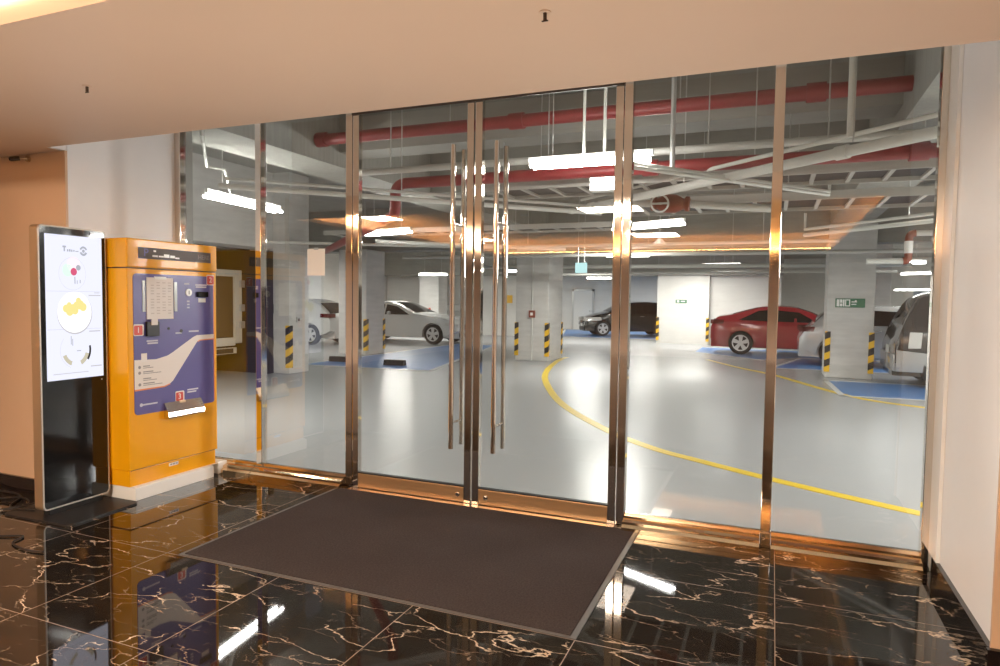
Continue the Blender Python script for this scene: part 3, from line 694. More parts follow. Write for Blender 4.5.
guard(1.93, 15.5, 1, -1, 'striped guard on the right corner of the exit sign pillar by the dark minivan')
guard(-4.0, 25.1, -1, -1, 'striped guard on the white wall end touching the black car')
guard(-2.15, 25.1, 1, -1, 'striped guard on the white wall corner behind the red car')

# signs and boxes
t = thing('exit_sign', 'green exit sign plate on the wide right pillar', 'sign', (1.46, 15.49, 1.48))
MB().box((1.20, 15.478, 1.48), (1.75, 15.498, 1.665), .004).build('sign_plate', 'sign_green', t)
m = MB(); m.box((1.225, 15.474, 1.50), (1.275, 15.478, 1.645)); m.box((1.285, 15.474, 1.575), (1.33, 15.478, 1.645)).box((1.285, 15.474, 1.50), (1.33, 15.478, 1.56)).box((1.34, 15.474, 1.50), (1.37, 15.478, 1.645))
m.box((1.38, 15.474, 1.50), (1.475, 15.478, 1.52)).box((1.38, 15.474, 1.625), (1.475, 15.478, 1.645)).box((1.38, 15.474, 1.52), (1.40, 15.478, 1.625)).box((1.455, 15.474, 1.52), (1.475, 15.478, 1.625))
m.box((1.50, 15.474, 1.585), (1.60, 15.478, 1.605)).box((1.50, 15.474, 1.535), (1.59, 15.478, 1.555)).box((1.56, 15.474, 1.605), (1.59, 15.478, 1.63))
m.build('pictogram', 'white_gloss', t)
t = thing('exit_sign', 'small green exit plate on the white block wall', 'sign', (-3.13, 25.09, 1.5))
MB().box((-3.33, 25.075, 1.50), (-2.93, 25.098, 1.625), .004).build('sign_plate', 'sign_green', t)
MB().box((-3.28, 25.071, 1.525), (-3.20, 25.075, 1.60)).box((-3.14, 25.071, 1.545), (-2.99, 25.071+.004, 1.585)).build('pictogram', 'white_gloss', t)
t = thing('hanging_exit_sign', 'pale lit exit sign hanging from the garage ceiling left of the door jamb', 'sign', (-3.87, 14.0, 2.145))
MB().box((-4.0, 13.96, 2.145), (-3.74, 14.0, 2.365), .006).build('sign_box', 'exit_glow', t)
MB().cyl((-3.94, 13.98, 2.36), (-3.94, 13.98, 4.0), .006, 6).build('hanger_rod', 'galv', t); MB().cyl((-3.80, 13.98, 2.36), (-3.80, 13.98, 4.0), .006, 6).build('hanger_rod', 'galv', t)
def wallbox(x0, y0, z0, x1, y1, z1, mat, lab, name='alarm_box', front='white_gloss'):
    t = thing(name, lab, 'box', ((x0+x1)/2, y1, z0)); MB().box((x0, y0, z0), (x1, y1, z1), .006).build('case', mat, t)
    MB().box((x0+(x1-x0)*.28, y0-.004, z0+(z1-z0)*.3), (x1-(x1-x0)*.28, y0, z1-(z1-z0)*.3)).build('window', front, t); return t
wallbox(-5.735, 15.84, 1.10, -5.575, 15.9, 1.28, 'rust_pipe', 'small red alarm box on the central wide pillar')
solo('conduit', MB().cyl((-5.655, 15.885, 0), (-5.655, 15.885, 1.10), .016, 8).cyl((-5.655, 15.885, 1.28), (-5.655, 15.885, 2.84), .016, 8), 'white_pipe', 'thin vertical conduit above and below the red alarm box', 'pipe')
t = thing('switch_box', 'small grey switch box on the loading bay pillar', 'box', (-8.88, 10.85, 1.04))
MB().box((-8.9, 10.80, 1.03), (-8.87, 10.90, 1.14), .004).build('case', 'galv', t); MB().box((-8.87, 10.83, 1.06), (-8.864, 10.87, 1.11)).build('rocker', 'black_mat', t)
solo('wall_sign', MB().box((-10.66, 26.16, 1.40), (-10.22, 26.198, 1.73), .01), 'sign_yellow', 'yellow sign on the white wall seen between the door handles and pillar', 'sign')
t = thing('wall_sign', 'white rectangular sign plate behind the nose of the white sedan', 'sign', (-12.9, 26.17, .99))
MB().box((-13.5, 26.14, 1.03), (-12.3, 26.17, 1.27), .005).build('sign_plate', 'white_gloss', t); MB().box((-13.57, 26.17, .99), (-12.23, 26.198, 1.31), .005).build('sign_frame', 'galv', t)
for (x, lab) in ((-14.05, 'red wall lamp over the white sedan hood, darker of two'), (-13.10, 'red wall lamp over the white sedan hood near the white sign')):
    t = thing('warning_lamp', lab, 'lamp', (x, 24.18, 1.05)); MB().lathe([(.06, 0), (.06, .04), (.045, .045)], (x, 24.18, 1.02), (0, 0, 1), 12).build('lamp_base', 'galv', t); MB().lathe([(.045, .045), (.045, .12), (.02, .15)], (x, 24.18, 1.02), (0, 0, 1), 12).build('lamp_dome', 'badge_red', t)
# far doors
def far_door(x0, x1, y, z, lab, mat='door_white'):
    t = thing('door', lab, 'door', ((x0+x1)/2, y, 0), kind='structure')
    MB().box((x0, y-.06, 0), (x1, y-.01, z)).build('leaf', mat, t); MB().box((x0-.1, y-.08, 0), (x0, y-.0, z+.1)).box((x1, y-.08, 0), (x1+.1, y-.0, z+.1)).box((x0-.1, y-.08, z), (x1+.1, y, z+.1)).build('frame', 'galv', t)
    MB().cyl((x1-.12, y-.10, 1.0), (x1-.12, y-.06, 1.0), .03, 10).build('handle', 'chrome', t)
far_door(-9.9, -8.9, 34.5, 2.05, 'white far door behind the front of the black car')
far_door(-12.0, -11.0, 34.5, 2.3, 'tall white far door left of the black car')
t = thing('window', 'grey framed window in the far wall beyond the dark minivan', 'window', (8.0, 40, 1.2), kind='structure')
MB().box((6.7, 39.93, 1.3), (9.8, 39.97, 2.3)).build('pane', 'hatch_blue', t); MB().box((6.6, 39.9, 1.2), (9.9, 39.98, 1.3)).box((6.6, 39.9, 2.3), (9.9, 39.98, 2.4)).box((7.6, 39.9, 1.3), (7.7, 39.98, 2.3)).build('frame', 'door_white', t)

# ------------------------------------------------------------------ delivery truck in the loading bay
t = thing('delivery_truck', 'off white box truck rear with hinged frame in the dark loading bay', 'truck', (-11.3, 9.4, 0))
MB().box((-12.9, 8.55, .62), (-10.02, 10.34, 2.06), .02).build('cargo_box', 'truck_white', t)
fr_ = MB().box((-10.02, 10.20, .60), (-9.90, 10.38, 2.06), .01).box((-10.02, 8.52, .60), (-9.90, 8.70, 2.06), .01).box((-10.02, 8.70, 1.93), (-9.90, 10.20, 2.06), .01).box((-10.02, 8.70, .56), (-9.90, 10.20, .72), .01).build('rear_frame', 'truck_white', t)
MB().box((-10.03, 8.70, .72), (-9.96, 10.20, 1.93)).build('rear_door', 'truck_inside', t)
for z in (.90, 1.24, 1.72): MB().box((-9.90, 10.30, z), (-9.86, 10.42, z+.14), .01).build('hinge', 'galv', t)
MB().box((-10.0, 8.7, .40), (-9.92, 10.25, .52), .01).build('bumper', 'truck_white', t)
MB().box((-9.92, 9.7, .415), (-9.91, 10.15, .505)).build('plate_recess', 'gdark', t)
for y in (8.75, 10.1):
    MB().cyl((-11.2, y-.11, .36), (-11.2, y+.11, .36), .36, 20).build('wheel', 'tyre', t)
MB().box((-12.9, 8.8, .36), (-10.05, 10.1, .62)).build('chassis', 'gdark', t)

# ------------------------------------------------------------------ cars
def interp(pts, s):
    if s <= pts[0][0]: return pts[0][1]
    for (a, za), (b_, zb) in zip(pts, pts[1:]):
        if s <= b_:
            k = (s-a)/(b_-a); return za+(zb-za)*k
    return pts[-1][1]
def smoothed(pts, s, w=.10):
    return (interp(pts, s-w)+2*interp(pts, s)+interp(pts, s+w)+interp(pts, s-w/2)*1.5+interp(pts, s+w/2)*1.5)/7
def car(name, label, cx, cy, rz, L, W, top, belt, wheels, wr, paint, z0=.20, lean=.20, side=(), front_glass=None, rear_glass=None, lower=None, plate_front=False, plate_rear=False,
        head_z=.68, tail_z=.88, tail=(.16, .13, .07), head=(.36, .11), nose_in=.0, grille=True, tail_mat='taillamp', tail_w=.285, tail_s=.04):
    t = thing(name, label, 'car', (cx, cy, 0), rz)
    ra = wr+.055
    def hw(s):
        q = abs(s-L/2)/(L/2); return W/2*(1-.10*q**3.5-.03*q**10)
    def topz(s):
        e = smoothed(top, min(max(s, .0), L)) ; return e
    def beltz(s): return min(interp(belt, s), topz(s)-.035)
    def bottom(s):
        z = z0+.04
        q = min(s, L-s)
        if q < .7: z += .22*(1-q/.7)**1.8
        for w_ in wheels:
            if abs(s-w_) < ra: z = max(z, wr+math.sqrt(ra*ra-(s-w_)**2)*.99)
        return z
    def ysurf(s, z):
        h = hw(s); zb = z0; bz = beltz(s); tz = topz(s)
        if z <= bz:
            k = (z-zb)/max(bz-zb, .05); return h*(.945+.055*math.sin(PI*min(1, max(0, .12+.72*k))))
        yb = h*(.945+.055*math.sin(PI*.84)); k = (z-bz)
        return yb-lean*2.2*k*min(1, k/.08 if k < .08 else 1)
    ss = set([0., .02, .05, L, L-.02, L-.05])
    n = int(L/.08)
    for i in range(n+1): ss.add(round(L*i/n, 4))
    for w_ in wheels:
        for k in range(15): ss.add(round(w_+ra*math.cos(PI*k/14), 4))
        ss.add(round(w_-ra-.005, 4)); ss.add(round(w_+ra+.005, 4))
    ss = sorted(s for s in ss if 0 <= s <= L)
    rings = []
    for s in ss:
        h = hw(s); zb = bottom(s); bz = max(beltz(s), zb+.03); tz = max(topz(s), bz+.03)
        half = [(0, z0), (h-.26, z0), (h-.26, zb)]
        for k in range(7): z = zb+(bz-zb)*k/6; half.append((ysurf(s, z), z))
        for k in (.25, .5, .75, .92): z = bz+(tz-bz)*k*.985; half.append((ysurf(s, z), z))
        ye = half[-1][0]
        half.append((ye-.035, tz-.010)); half.append((ye*.72, tz+.012)); half.append((ye*.36, tz+.026)); half.append((0, tz+.030))
        rings.append([(s-L/2, -y, z) for y, z in half]+[(s-L/2, y, z) for y, z in half[-2:0:-1]])
    m = MB(); nr = len(rings[0])
    m.v = [v for r in rings for v in r]
    for i in range(len(rings)-1):
        for k in range(nr):
            a = i*nr+k; b_ = i*nr+(k+1) % nr
            m.f.append((a, b_, b_+nr, a+nr)); m.mi.append(0)
    m.f.append(tuple(range(nr))); m.mi.append(0); m.f.append(tuple((len(rings)-1)*nr+k for k in range(nr))); m.mi.append(0)
    m.build('body', paint, t, True, world=False)
    def patch(quad, sy, off=.006, nu=8, nv=6):
        mm = MB(); vs = []
        for j in range(nv+1):
            v = j/nv
            for i in range(nu+1):
                u = i/nu
                s = (quad[0][0]*(1-u)+quad[1][0]*u)*(1-v)+(quad[3][0]*(1-u)+quad[2][0]*u)*v
                z = (quad[0][1]*(1-u)+quad[1][1]*u)*(1-v)+(quad[3][1]*(1-u)+quad[2][1]*u)*v
                vs.append((s-L/2, sy*(ysurf(s, z)+off), z))
        fs = [(j*(nu+1)+i, j*(nu+1)+i+1, (j+1)*(nu+1)+i+1, (j+1)*(nu+1)+i) for j in range(nv) for i in range(nu)]
        mm.add(vs, fs); return mm
    for sy in (-1, 1):
        for q in side: patch(q, sy).build('side_window', 'car_glass', t, True, world=False)
    def topglass(s0, s1, fr=.86, nm='windshield'):
        mm = MB(); vs = []; nu, nv = 8, 8
        for j in range(nv+1):
            s = s0+(s1-s0)*j/nv; tz = topz(s)
            ye = ysurf(s, beltz(s)+(tz-beltz(s))*.9)-.03
            for i in range(nu+1):
                u = -1+2*i/nu; vs.append((s-L/2, u*ye*fr, tz+.036-.022*abs(u)**1.6*fr))
        mm.add(vs, [(j*(nu+1)+i, j*(nu+1)+i+1, (j+1)*(nu+1)+i+1, (j+1)*(nu+1)+i) for j in range(nv) for i in range(nu)])
        mm.build(nm, 'car_glass', t, True, world=False)
    if front_glass: topglass(*front_glass, nm='windshield')
    if rear_glass: topglass(*rear_glass, nm='rear_window')
    if lower:
        for sy in (-1, 1): patch(lower[1], sy, .008, 16, 3).build('lower_cladding', lower[0], t, True, world=False)
        MB().box((-L/2-.03, -W/2*.84, z0+.10), (-L/2+.04, W/2*.84, .62), .02).build('rear_bumper', lower[0], t, True, world=False)
    for w_ in wheels:
        for sy in (-1, 1):
            yo = sy*(hw(w_)*.985-.01); x = w_-L/2
            wl = MB().lathe([(wr*.69, -.10), (wr*.93, -.10), (wr, -.075), (wr, .075), (wr*.93, .10), (wr*.715, .10), (wr*.70, .08)], (x, yo-sy*.10, wr), (0, sy, 0), 28).build('wheel', 'tyre', t, True, world=False)
            rm = MB(); rr = wr*.71; yf = yo-sy*.012
            rm.lathe([(rr, .0), (rr, .016), (rr*.87, .012), (rr*.85, -.02), (rr*.99, -.03)], (x, yf-sy*.006, wr), (0, sy, 0), 28)
            rm.f.pop(); rm.mi.pop(); rm.f.pop(); rm.mi.pop()
            for k in range(5):
                a = 2*PI*k/5+.3; d = (math.cos(a), math.sin(a)); p = (-d[1], d[0])
                pts = [(d[0]*rr*.12+p[0]*rr*.16, d[1]*rr*.12+p[1]*rr*.16), (d[0]*rr*.9+p[0]*rr*.27, d[1]*rr*.9+p[1]*rr*.27), (d[0]*rr*.9-p[0]*rr*.27, d[1]*rr*.9-p[1]*rr*.27), (d[0]*rr*.12-p[0]*rr*.16, d[1]*rr*.12-p[1]*rr*.16)]
                rm.prism([(x+q[0], wr+q[1]) for q in pts], 1, yf-sy*.012, yf+sy*.006)
            rm.cyl((x, yf-sy*.01, wr), (x, yf+sy*.012, wr), rr*.24, 14)
            rm.build('rim', 'rim', wl, True, world=False)
    # lamps
    for sy in (-1, 1):
        s1 = L-.10; s0 = L-.10-head[0]; hz = head_z
        patch([(s0, hz+.03), (s1, hz-.03), (s1, hz+head[1]-.02), (s0+.04, hz+head[1])], sy, .010, 6, 3).build('headlight', 'headlamp', t, True, world=False)
        MB().box((L/2-.10, sy*(hw(L)-.34), hz-.03), (L/2+.012, sy*(hw(L)-.02), hz+head[1]-.03), .02).build('headlight', 'headlamp', t, True, world=False)
        patch([(tail_s, tail_z), (tail_s+tail[0]*2, tail_z+.01), (tail_s+tail[0]*2.2, tail_z+tail[1]), (tail_s+.02, tail_z+tail[1])], sy, .012, 4, 3).build('taillight', tail_mat, t, True, world=False)
        if tail_w > .05: MB().box((-L/2-.012, sy*(hw(0)-.015-tail_w), tail_z), (-L/2+.08, sy*(hw(0)-.015), tail_z+tail[1]), .015).build('taillight', tail_mat, t, True, world=False)
        ms = (front_glass[0]-.05) if front_glass else L*.65
        mz = beltz(ms)+.05; my = ysurf(ms, mz)
        MB().box((ms-.06-L/2, sy*my, mz-.02), (ms+.02-L/2, sy*(my+.17), mz+.10), .025).build('side_mirror', paint, t, True, world=False)
        for hs in (L*.40, L*.60):
            hz2 = beltz(hs)-.10; hy = ysurf(hs, hz2)
            MB().box((hs-.09-L/2, sy*(hy-.01), hz2-.014), (hs+.09-L/2, sy*(hy+.022), hz2+.014), .008).build('door_handle', 'chrome' if paint != 'car_white' else paint, t, True, world=False)
    if grille:
        MB().box((L/2-.06, -.36, .48), (L/2+.008, .36, .66), .02).build('grille', 'black_mat', t, True, world=False)
        MB().box((L/2-.06, -.55, .24), (L/2+.006, .55, .40), .02).build('lower_intake', 'black_mat', t, True, world=False)
    if plate_front: MB().box((L/2+.006, -.17, .40), (L/2+.02, .17, .53)).build('number_plate', 'plate', t, world=False)
    if plate_rear: MB().box((-L/2-.02, -.17, .62), (-L/2-.006, .17, .76)).build('number_plate', 'plate', t, world=False)
    return t

# white sedan, nose towards +X
L = 4.8; car('sedan', 'white sedan parked behind the pillar beyond the blue bay', -9.72-L/2, 19.78+.91, 0, L, 1.82,
    [(0, .80), (.06, 1.02), (.7, 1.09), (1.1, 1.24), (1.7, 1.42), (2.1, 1.43), (2.5, 1.33), (3.2, 1.03), (3.6, .975), (4.2, .90), (4.55, .82), (4.72, .70), (4.8, .55)],
    [(0, .84), (1, .93), (3.2, .94), (4.2, .86), (4.8, .6)], (.95, 3.90), .335, 'car_white',
    side=([(1.0, .98), (1.95, .98), (1.95, 1.33), (1.45, 1.30)], [(2.02, .98), (3.0, .985), (2.45, 1.26), (2.02, 1.33)]), front_glass=(2.30, 3.18), rear_glass=(.85, 1.5), head_z=.62)
# second white car, tail towards +X
L = 4.2; car('hatchback', 'white hatchback tail seen between the loading bay pillar and the door jamb', -13.15-L/2, 18.35, PI, L, 1.76,
    [(0, .62), (.04, .95), (.25, 1.12), (.55, 1.34), (1.0, 1.46), (2.0, 1.46), (2.6, 1.34), (3.2, 1.0), (3.9, .88), (4.12, .72), (4.2, .5)],
    [(0, .80), (1, .92), (3.2, .92), (4.2, .6)], (.72, 3.3), .32, 'car_white',
    side=([(.9, .98), (1.75, .98), (1.75, 1.36), (1.15, 1.34)], [(1.85, .98), (2.95, .97), (2.5, 1.27), (1.85, 1.36)]), front_glass=(2.5, 3.15), rear_glass=(.12, .55), plate_rear=True)
# red fastback, nose towards +X
L = 4.5; car('sedan', 'red fastback sedan parked by the white wall', -1.74+L/2, 21.0+.90, 0, L, 1.80,
    [(0, .70), (.05, .98), (.13, 1.12), (.55, 1.18), (.95, 1.30), (1.4, 1.42), (1.9, 1.46), (2.35, 1.43), (2.8, 1.28), (3.25, 1.06), (4.0, .94), (4.35, .78), (4.5, .5)],
    [(0, .90), (.9, 1.00), (2.4, .97), (3.2, .94), (4.1, .84), (4.5, .6)], (.87, 3.58), .345, 'car_red',
    side=([(.80, 1.03), (1.62, 1.01), (1.62, 1.34), (1.35, 1.31)], [(1.70, 1.01), (2.95, .99), (2.45, 1.28), (1.70, 1.35)]), front_glass=(2.42, 3.2), rear_glass=(.62, 1.32), tail_z=.90)
# white suv behind the exit pillar
L = 4.3; car('hatchback', 'white hatchback half hidden behind the exit sign pillar', .64+L/2, 18.25+.9, 0, L, 1.80,
    [(0, .58), (.05, .84), (.30, 1.02), (.50, 1.26), (.85, 1.43), (1.5, 1.50), (2.3, 1.48), (2.7, 1.34), (3.25, 1.05), (3.9, .95), (4.2, .75), (4.3, .5)],
    [(0, .86), (.6, 1.0), (3.2, .98), (4.3, .6)], (.80, 3.40), .345, 'car_pale',
    side=([(.85, 1.04), (1.45, 1.03), (1.45, 1.38), (1.05, 1.34)], [(1.52, 1.03), (2.35, 1.02), (2.35, 1.36), (1.52, 1.40)], [(2.42, 1.02), (3.05, 1.0), (2.62, 1.26), (2.42, 1.34)]), front_glass=(2.62, 3.25), rear_glass=(.33, .8), tail_z=.84, tail=(.14, .13, .07))
# dark minivan at right
L = 4.8; car('minivan', 'dark taupe minivan with silver bumper at the right end of the glass', 2.14+L/2, 14.15+.94, 0, L, 1.88,
    [(0, .60), (.03, .98), (.10, 1.10), (.24, 1.48), (.42, 1.72), (.9, 1.82), (2.0, 1.85), (3.0, 1.80), (3.8, 1.25), (4.4, 1.0), (4.7, .82), (4.8, .5)],
    [(0, 1.0), (.3, 1.08), (3.8, 1.04), (4.8, .7)], (.80, 3.75), .37, 'car_taupe',
    side=([(.46, 1.14), (1.35, 1.12), (1.35, 1.66), (.62, 1.64)], [(1.45, 1.12), (2.4, 1.11), (2.4, 1.68), (1.45, 1.68)], [(2.5, 1.11), (3.6, 1.09), (3.02, 1.60), (2.5, 1.66)]), front_glass=(3.0, 3.75), rear_glass=(.12, .40),
    lower=('car_silver', [(.02, .30), (.50, .30), (.50, .66), (.02, .70)]), tail_z=.74, tail=(.10, .30, .05), tail_mat='headlamp', tail_w=.03, tail_s=.20, plate_rear=True)
# black car turned towards the doors
L = 4.2; th = math.atan2(-.45, -.89)
fx, fy = -6.9, 28.7   # foot of the near front wheel
dx, dy = math.cos(th), math.sin(th); lx, ly = dy, -dx      # towards its left side... near side
W_ = 1.74
near = (-dy, dx) if (-dy*0+dx*(-1)) > 0 else (dy, -dx)
cx = fx-dx*(3.42-L/2)-near[0]*W_/2*.95; cy = fy-dy*(3.42-L/2)-near[1]*W_/2*.95
car('hatchback', 'black hatchback turned towards the doors beside the white block wall', cx, cy, th, L, W_,
    [(0, .62), (.05, 1.0), (.28, 1.36), (.7, 1.48), (1.4, 1.52), (2.0, 1.50), (2.55, 1.38), (3.15, 1.04), (3.7, .93), (4.0, .82), (4.15, .68), (4.2, .5)],
    [(0, .90), (1, .98), (3.1, .95), (4.2, .65)], (.78, 3.42), .325, 'car_black',
    side=([(.75, 1.02), (1.6, 1.01), (1.6, 1.40), (.95, 1.38)], [(1.68, 1.01), (2.9, .99), (2.42, 1.30), (1.68, 1.40)]), front_glass=(2.5, 3.1), rear_glass=(.15, .6), plate_front=True, head_z=.66, head=(.62, .17))

# ------------------------------------------------------------------ garage services
def rods(parent, lst, r=.006, zt=4.0):
    for (x, y, z) in lst:
        MB().cyl((x, y, z), (x, y, zt), r, 6).build('hanger_rod', 'galv', parent)
def pipe(name, pts, r, mat, lab, rod=(), n=12, joints=()):
    t = thing(name, lab, 'pipe', pts[0])
    MB().tube(pts, r, n).build('pipe_run', mat, t, True)
    for (a, d) in joints:
        a = Vector(a); d = Vector(d).normalized(); MB().cyl(a-d*r*1.2, a+d*r*1.2, r*1.28, n).build('coupling', mat, t, True)
    rods(t, rod)
    return t
def bend(a, c, b_, k=.25, n=5):
    a, c, b_ = Vector(a), Vector(c), Vector(b_); p = c+(a-c).normalized()*k; q = c+(b_-c).normalized()*k
    return [tuple(p*(1-t)**2+c*2*t*(1-t)+q*t*t) for t in [i/n for i in range(n+1)]]
pipe('red_pipe', [(-5.2, 6.72, 3.46), (1.05, 6.72, 3.46)], .068, 'red_pipe', 'upper straight red fire pipe just under the concrete ceiling', rod=((-3.4, 6.72, 3.46), (-.9, 6.72, 3.46)), joints=(((-2.6, 6.72, 3.46), (1, 0, 0)), ((.3, 6.72, 3.46), (1, 0, 0)), ((-5.15, 6.72, 3.46), (1, 0, 0))))
pts = [(1.95, 6.6, 2.85)]+bend((1.0, 6.6, 2.85), (-4.03, 6.6, 2.85), (-4.03, 6.6, 2.4), .14)+bend((-4.03, 6.6, 2.8), (-4.03, 6.6, 2.50), (-8.4, 11.1, 2.48), .12)+[(-8.4, 11.1, 2.48)]
pipe('red_pipe', pts, .062, 'red_pipe', 'lower red fire pipe that elbows down and runs off to the left', rod=((-2.2, 6.6, 2.85), (-.2, 6.6, 2.85)), joints=(((-1.15, 6.6, 2.85), (1, 0, 0)), ((1.1, 6.6, 2.85), (1, 0, 0))))
pipe('grey_pipe', [(-4.4, 6.45, 2.97), (1.9, 6.45, 2.97)], .036, 'grey_pipe', 'grey pipe running just above the lower red pipe', rod=((-4.0, 6.45, 2.97), (-.6, 6.45, 2.97)))
pipe('conduit', [(-2.25, 8.15, 2.70), (1.5, 4.75, 2.70)], .042, 'white_pipe', 'thick white pipe crossing diagonally at upper right', rod=((.49, 5.36, 2.70), (-.86, 6.86, 2.70)), joints=(((.45, 5.70, 2.70), (1, -.907, 0)), ((-2.1, 8.01, 2.70), (1, -.907, 0))))
pipe('conduit', [(-2.25, 8.08, 2.80), (1.5, 4.68, 2.80)], .018, 'white_pipe', 'thin white conduit just above the thick diagonal pipe', rod=((.35, 5.72, 2.80),))
pipe('conduit', [(-5.2, 5.22, 2.74), (-2.1, 8.32, 2.74)], .018, 'white_pipe', 'thin white conduit crossing behind the left door leaf', rod=((-3.9, 6.52, 2.74),))
pipe('conduit', [(-5.2, 5.14, 2.655), (-2.05, 8.29, 2.655)], .028, 'white_pipe', 'thicker white pipe crossing behind the left door leaf', rod=((-3.0, 7.34, 2.655),), joints=(((-2.35, 7.99, 2.655), (1, 1, 0)),))
pipe('conduit', [(-1.2, 5.53, 2.705), (.5, 7.67, 2.705), (.5, 7.67, 2.95)], .018, 'white_pipe', 'thin white conduit ending in a drop right of the far post', rod=((.1, 7.16, 2.705),))
pipe('conduit', [(-1.2, 5.45, 2.66), (.49, 7.58, 2.66)], .018, 'white_pipe', 'white conduit under the one ending in a drop')
pipe('conduit', [(.42, 11.4, 2.95), (.42, 11.4, 2.70), (2.4, 9.2, 2.70)], .022, 'white_pipe', 'white conduit passing above the exit sign pillar', rod=((1.6, 10.09, 2.70),))
pipe('conduit', [(.42, 11.5, 2.62), (2.4, 9.3, 2.62)], .03, 'white_pipe', 'thicker white pipe passing above the exit sign pillar')
pipe('conduit', [(-6.9, 10.6, 2.60), (-4.0, 13.2, 2.60)], .035, 'white_pipe', 'white pipe slanting across the upper part of the left door', rod=((-5.6, 11.77, 2.60),))
pipe('conduit', [(-9.3, 10.4, 2.62), (-5.6, 12.6, 2.62), (1.0, 12.6, 2.62)], .03, 'white_pipe', 'long white pipe running across the garage beyond the trays', rod=((-4.6, 12.6, 2.62), (-2.2, 12.6, 2.62), (-.2, 12.6, 2.62)))
pipe('conduit', [(-8.5, 14.3, 2.55), (2.8, 14.3, 2.55)], .04, 'grey_pipe', 'long grey pipe running in front of the row of pillars', rod=((-7.2, 14.3, 2.55), (-3.0, 14.3, 2.55), (-.8, 14.3, 2.55)))
pipe('conduit', [(-8.5, 18.2, 2.50), (3.0, 18.2, 2.50)], .05, 'white_pipe', 'long white pipe running behind the row of pillars', rod=((-4.2, 18.2, 2.50), (-1.2, 18.2, 2.50)))
pipe('conduit', [(-8.5, 20.2, 2.42), (3.0, 20.2, 2.42)], .03, 'white_pipe', 'white pipe in front of the white block wall', rod=((-3.2, 20.2, 2.42), (-.2, 20.2, 2.42)))
pipe('conduit', [(-8.5, 22.4, 2.55), (3.0, 22.4, 2.55)], .07, 'grey_pipe', 'fat grey pipe high before the white block wall', rod=((-5.2, 22.4, 2.55), (-1.8, 22.4, 2.55)))
pipe('conduit', [(-5.16, 4.90, 3.97), (-5.16, 4.90, 3.10), (-6.02, 5.78, 3.02), (-5.9, 5.93, 3.0), (-5.97, 6.1, 2.72)], .016, 'white_pipe', 'white conduit dropping to the tube light at far left', n=8)
pipe('conduit', [(-1.63, 5.9, 3.55), (-1.63, 5.9, 2.86), (-1.44, 5.9, 2.84), (-1.44, 5.9, 3.55)], .014, 'white_pipe', 'looped white conduit dropping to the bright tube light', n=8)
pipe('conduit', [(-.86, 6.02, 3.9), (-.86, 6.02, 2.82), (-.86, 6.02, 2.72)], .022, 'galv', 'vertical grey drop pipe at the crossing of the conduits', n=8)
pipe('conduit', [(.47, 5.38, 3.9), (.47, 5.38, 2.74)], .024, 'white_pipe', 'vertical white drop pipe meeting the thick diagonal pipe', n=8)
pipe('conduit', [(-1.7, 6.4, 3.85), (-1.5, 6.4, 3.80), (-1.36, 6.3, 3.72), (-1.33, 6.2, 3.50)], .02, 'black_cable', 'black curved hose hanging under the slab by the right door', n=8)
# valve set
t = thing('pipe_valve', 'red flanged valve on a pipe between the two right posts', 'valve', (-1.12, 7.78, 2.58))
MB().tube([(-1.75, 7.78, 2.70), (-1.32, 7.78, 2.675)], .042, 12).tube([(-.92, 7.78, 2.652), (-.02, 7.78, 2.565)], .042, 12).build('pipe_run', 'white_pipe', t, True)
MB().lathe([(.05, -.22), (.085, -.21), (.085, -.17), (.06, -.15), (.105, -.06), (.105, .06), (.06, .15), (.085, .17), (.085, .21), (.05, .22)], (-1.12, 7.78, 2.665), (1., 0, -.06), 18).build('valve_body', 'rust_pipe', t, True)
hwl = MB().lathe([(.085, -.01), (.105, -.01), (.105, .015), (.085, .015), (.085, -.01)], (-1.22, 7.655, 2.655), (.2, -1, -.1), 18)
for _ in (0, 1): hwl.f.pop(); hwl.mi.pop()
hwl.box((-1.31, 7.645, 2.645), (-1.13, 7.665, 2.665)).cyl((-1.20, 7.78, 2.665), (-1.22, 7.655, 2.655), .014, 8).build('handwheel', 'white_pipe', t, True)
MB().cyl((-1.6, 7.78, 2.70), (-1.6, 7.78, 4.0), .006, 6).build('hanger_rod', 'galv', t)
# red drop with a white collar near the right edge
t = thing('red_pipe', 'short vertical rust red pipe with a white collar right of the exit pillar', 'pipe', (1.92, 12, 2.2))
MB().tube([(2.6, 12, 2.66)]+bend((2.6, 12, 2.66), (1.92, 12, 2.66), (1.92, 12, 2.2), .08)[0:1], .045, 12).tube([(1.86, 12, 2.23), (1.35, 12, 2.23)], .045, 12).build('pipe_run', 'white_pipe', t, True)
MB().tube(bend((2.2, 12, 2.66), (1.92, 12, 2.66), (1.92, 12, 2.2), .09)+bend((1.92, 12, 2.6), (1.92, 12, 2.23), (1.3, 12, 2.23), .07), .058, 12).build('elbow_pipe', 'rust_pipe', t, True)
MB().cyl((1.92, 12, 2.35), (1.92, 12, 2.54), .061, 16).build('collar', 'white_gloss', t, True)
t = thing('sprinkler_pipe', 'white pipe with a sprinkler head in the upper right of the glass', 'pipe', (2.3, 12.05, 2.55))
MB().tube([(2.28, 12.1, 4.0), (2.28, 12.1, 2.60)], .016, 8).tube([(2.28, 12.1, 2.60), (2.7, 12.1, 2.60)], .018, 8).build('pipe_run', 'white_pipe', t, True)
MB().lathe([(.02, 0), (.03, -.03), (.012, -.06)], (2.26, 12.1, 2.60), (0, 0, 1), 10).build('sprinkler', 'galv', t, True)

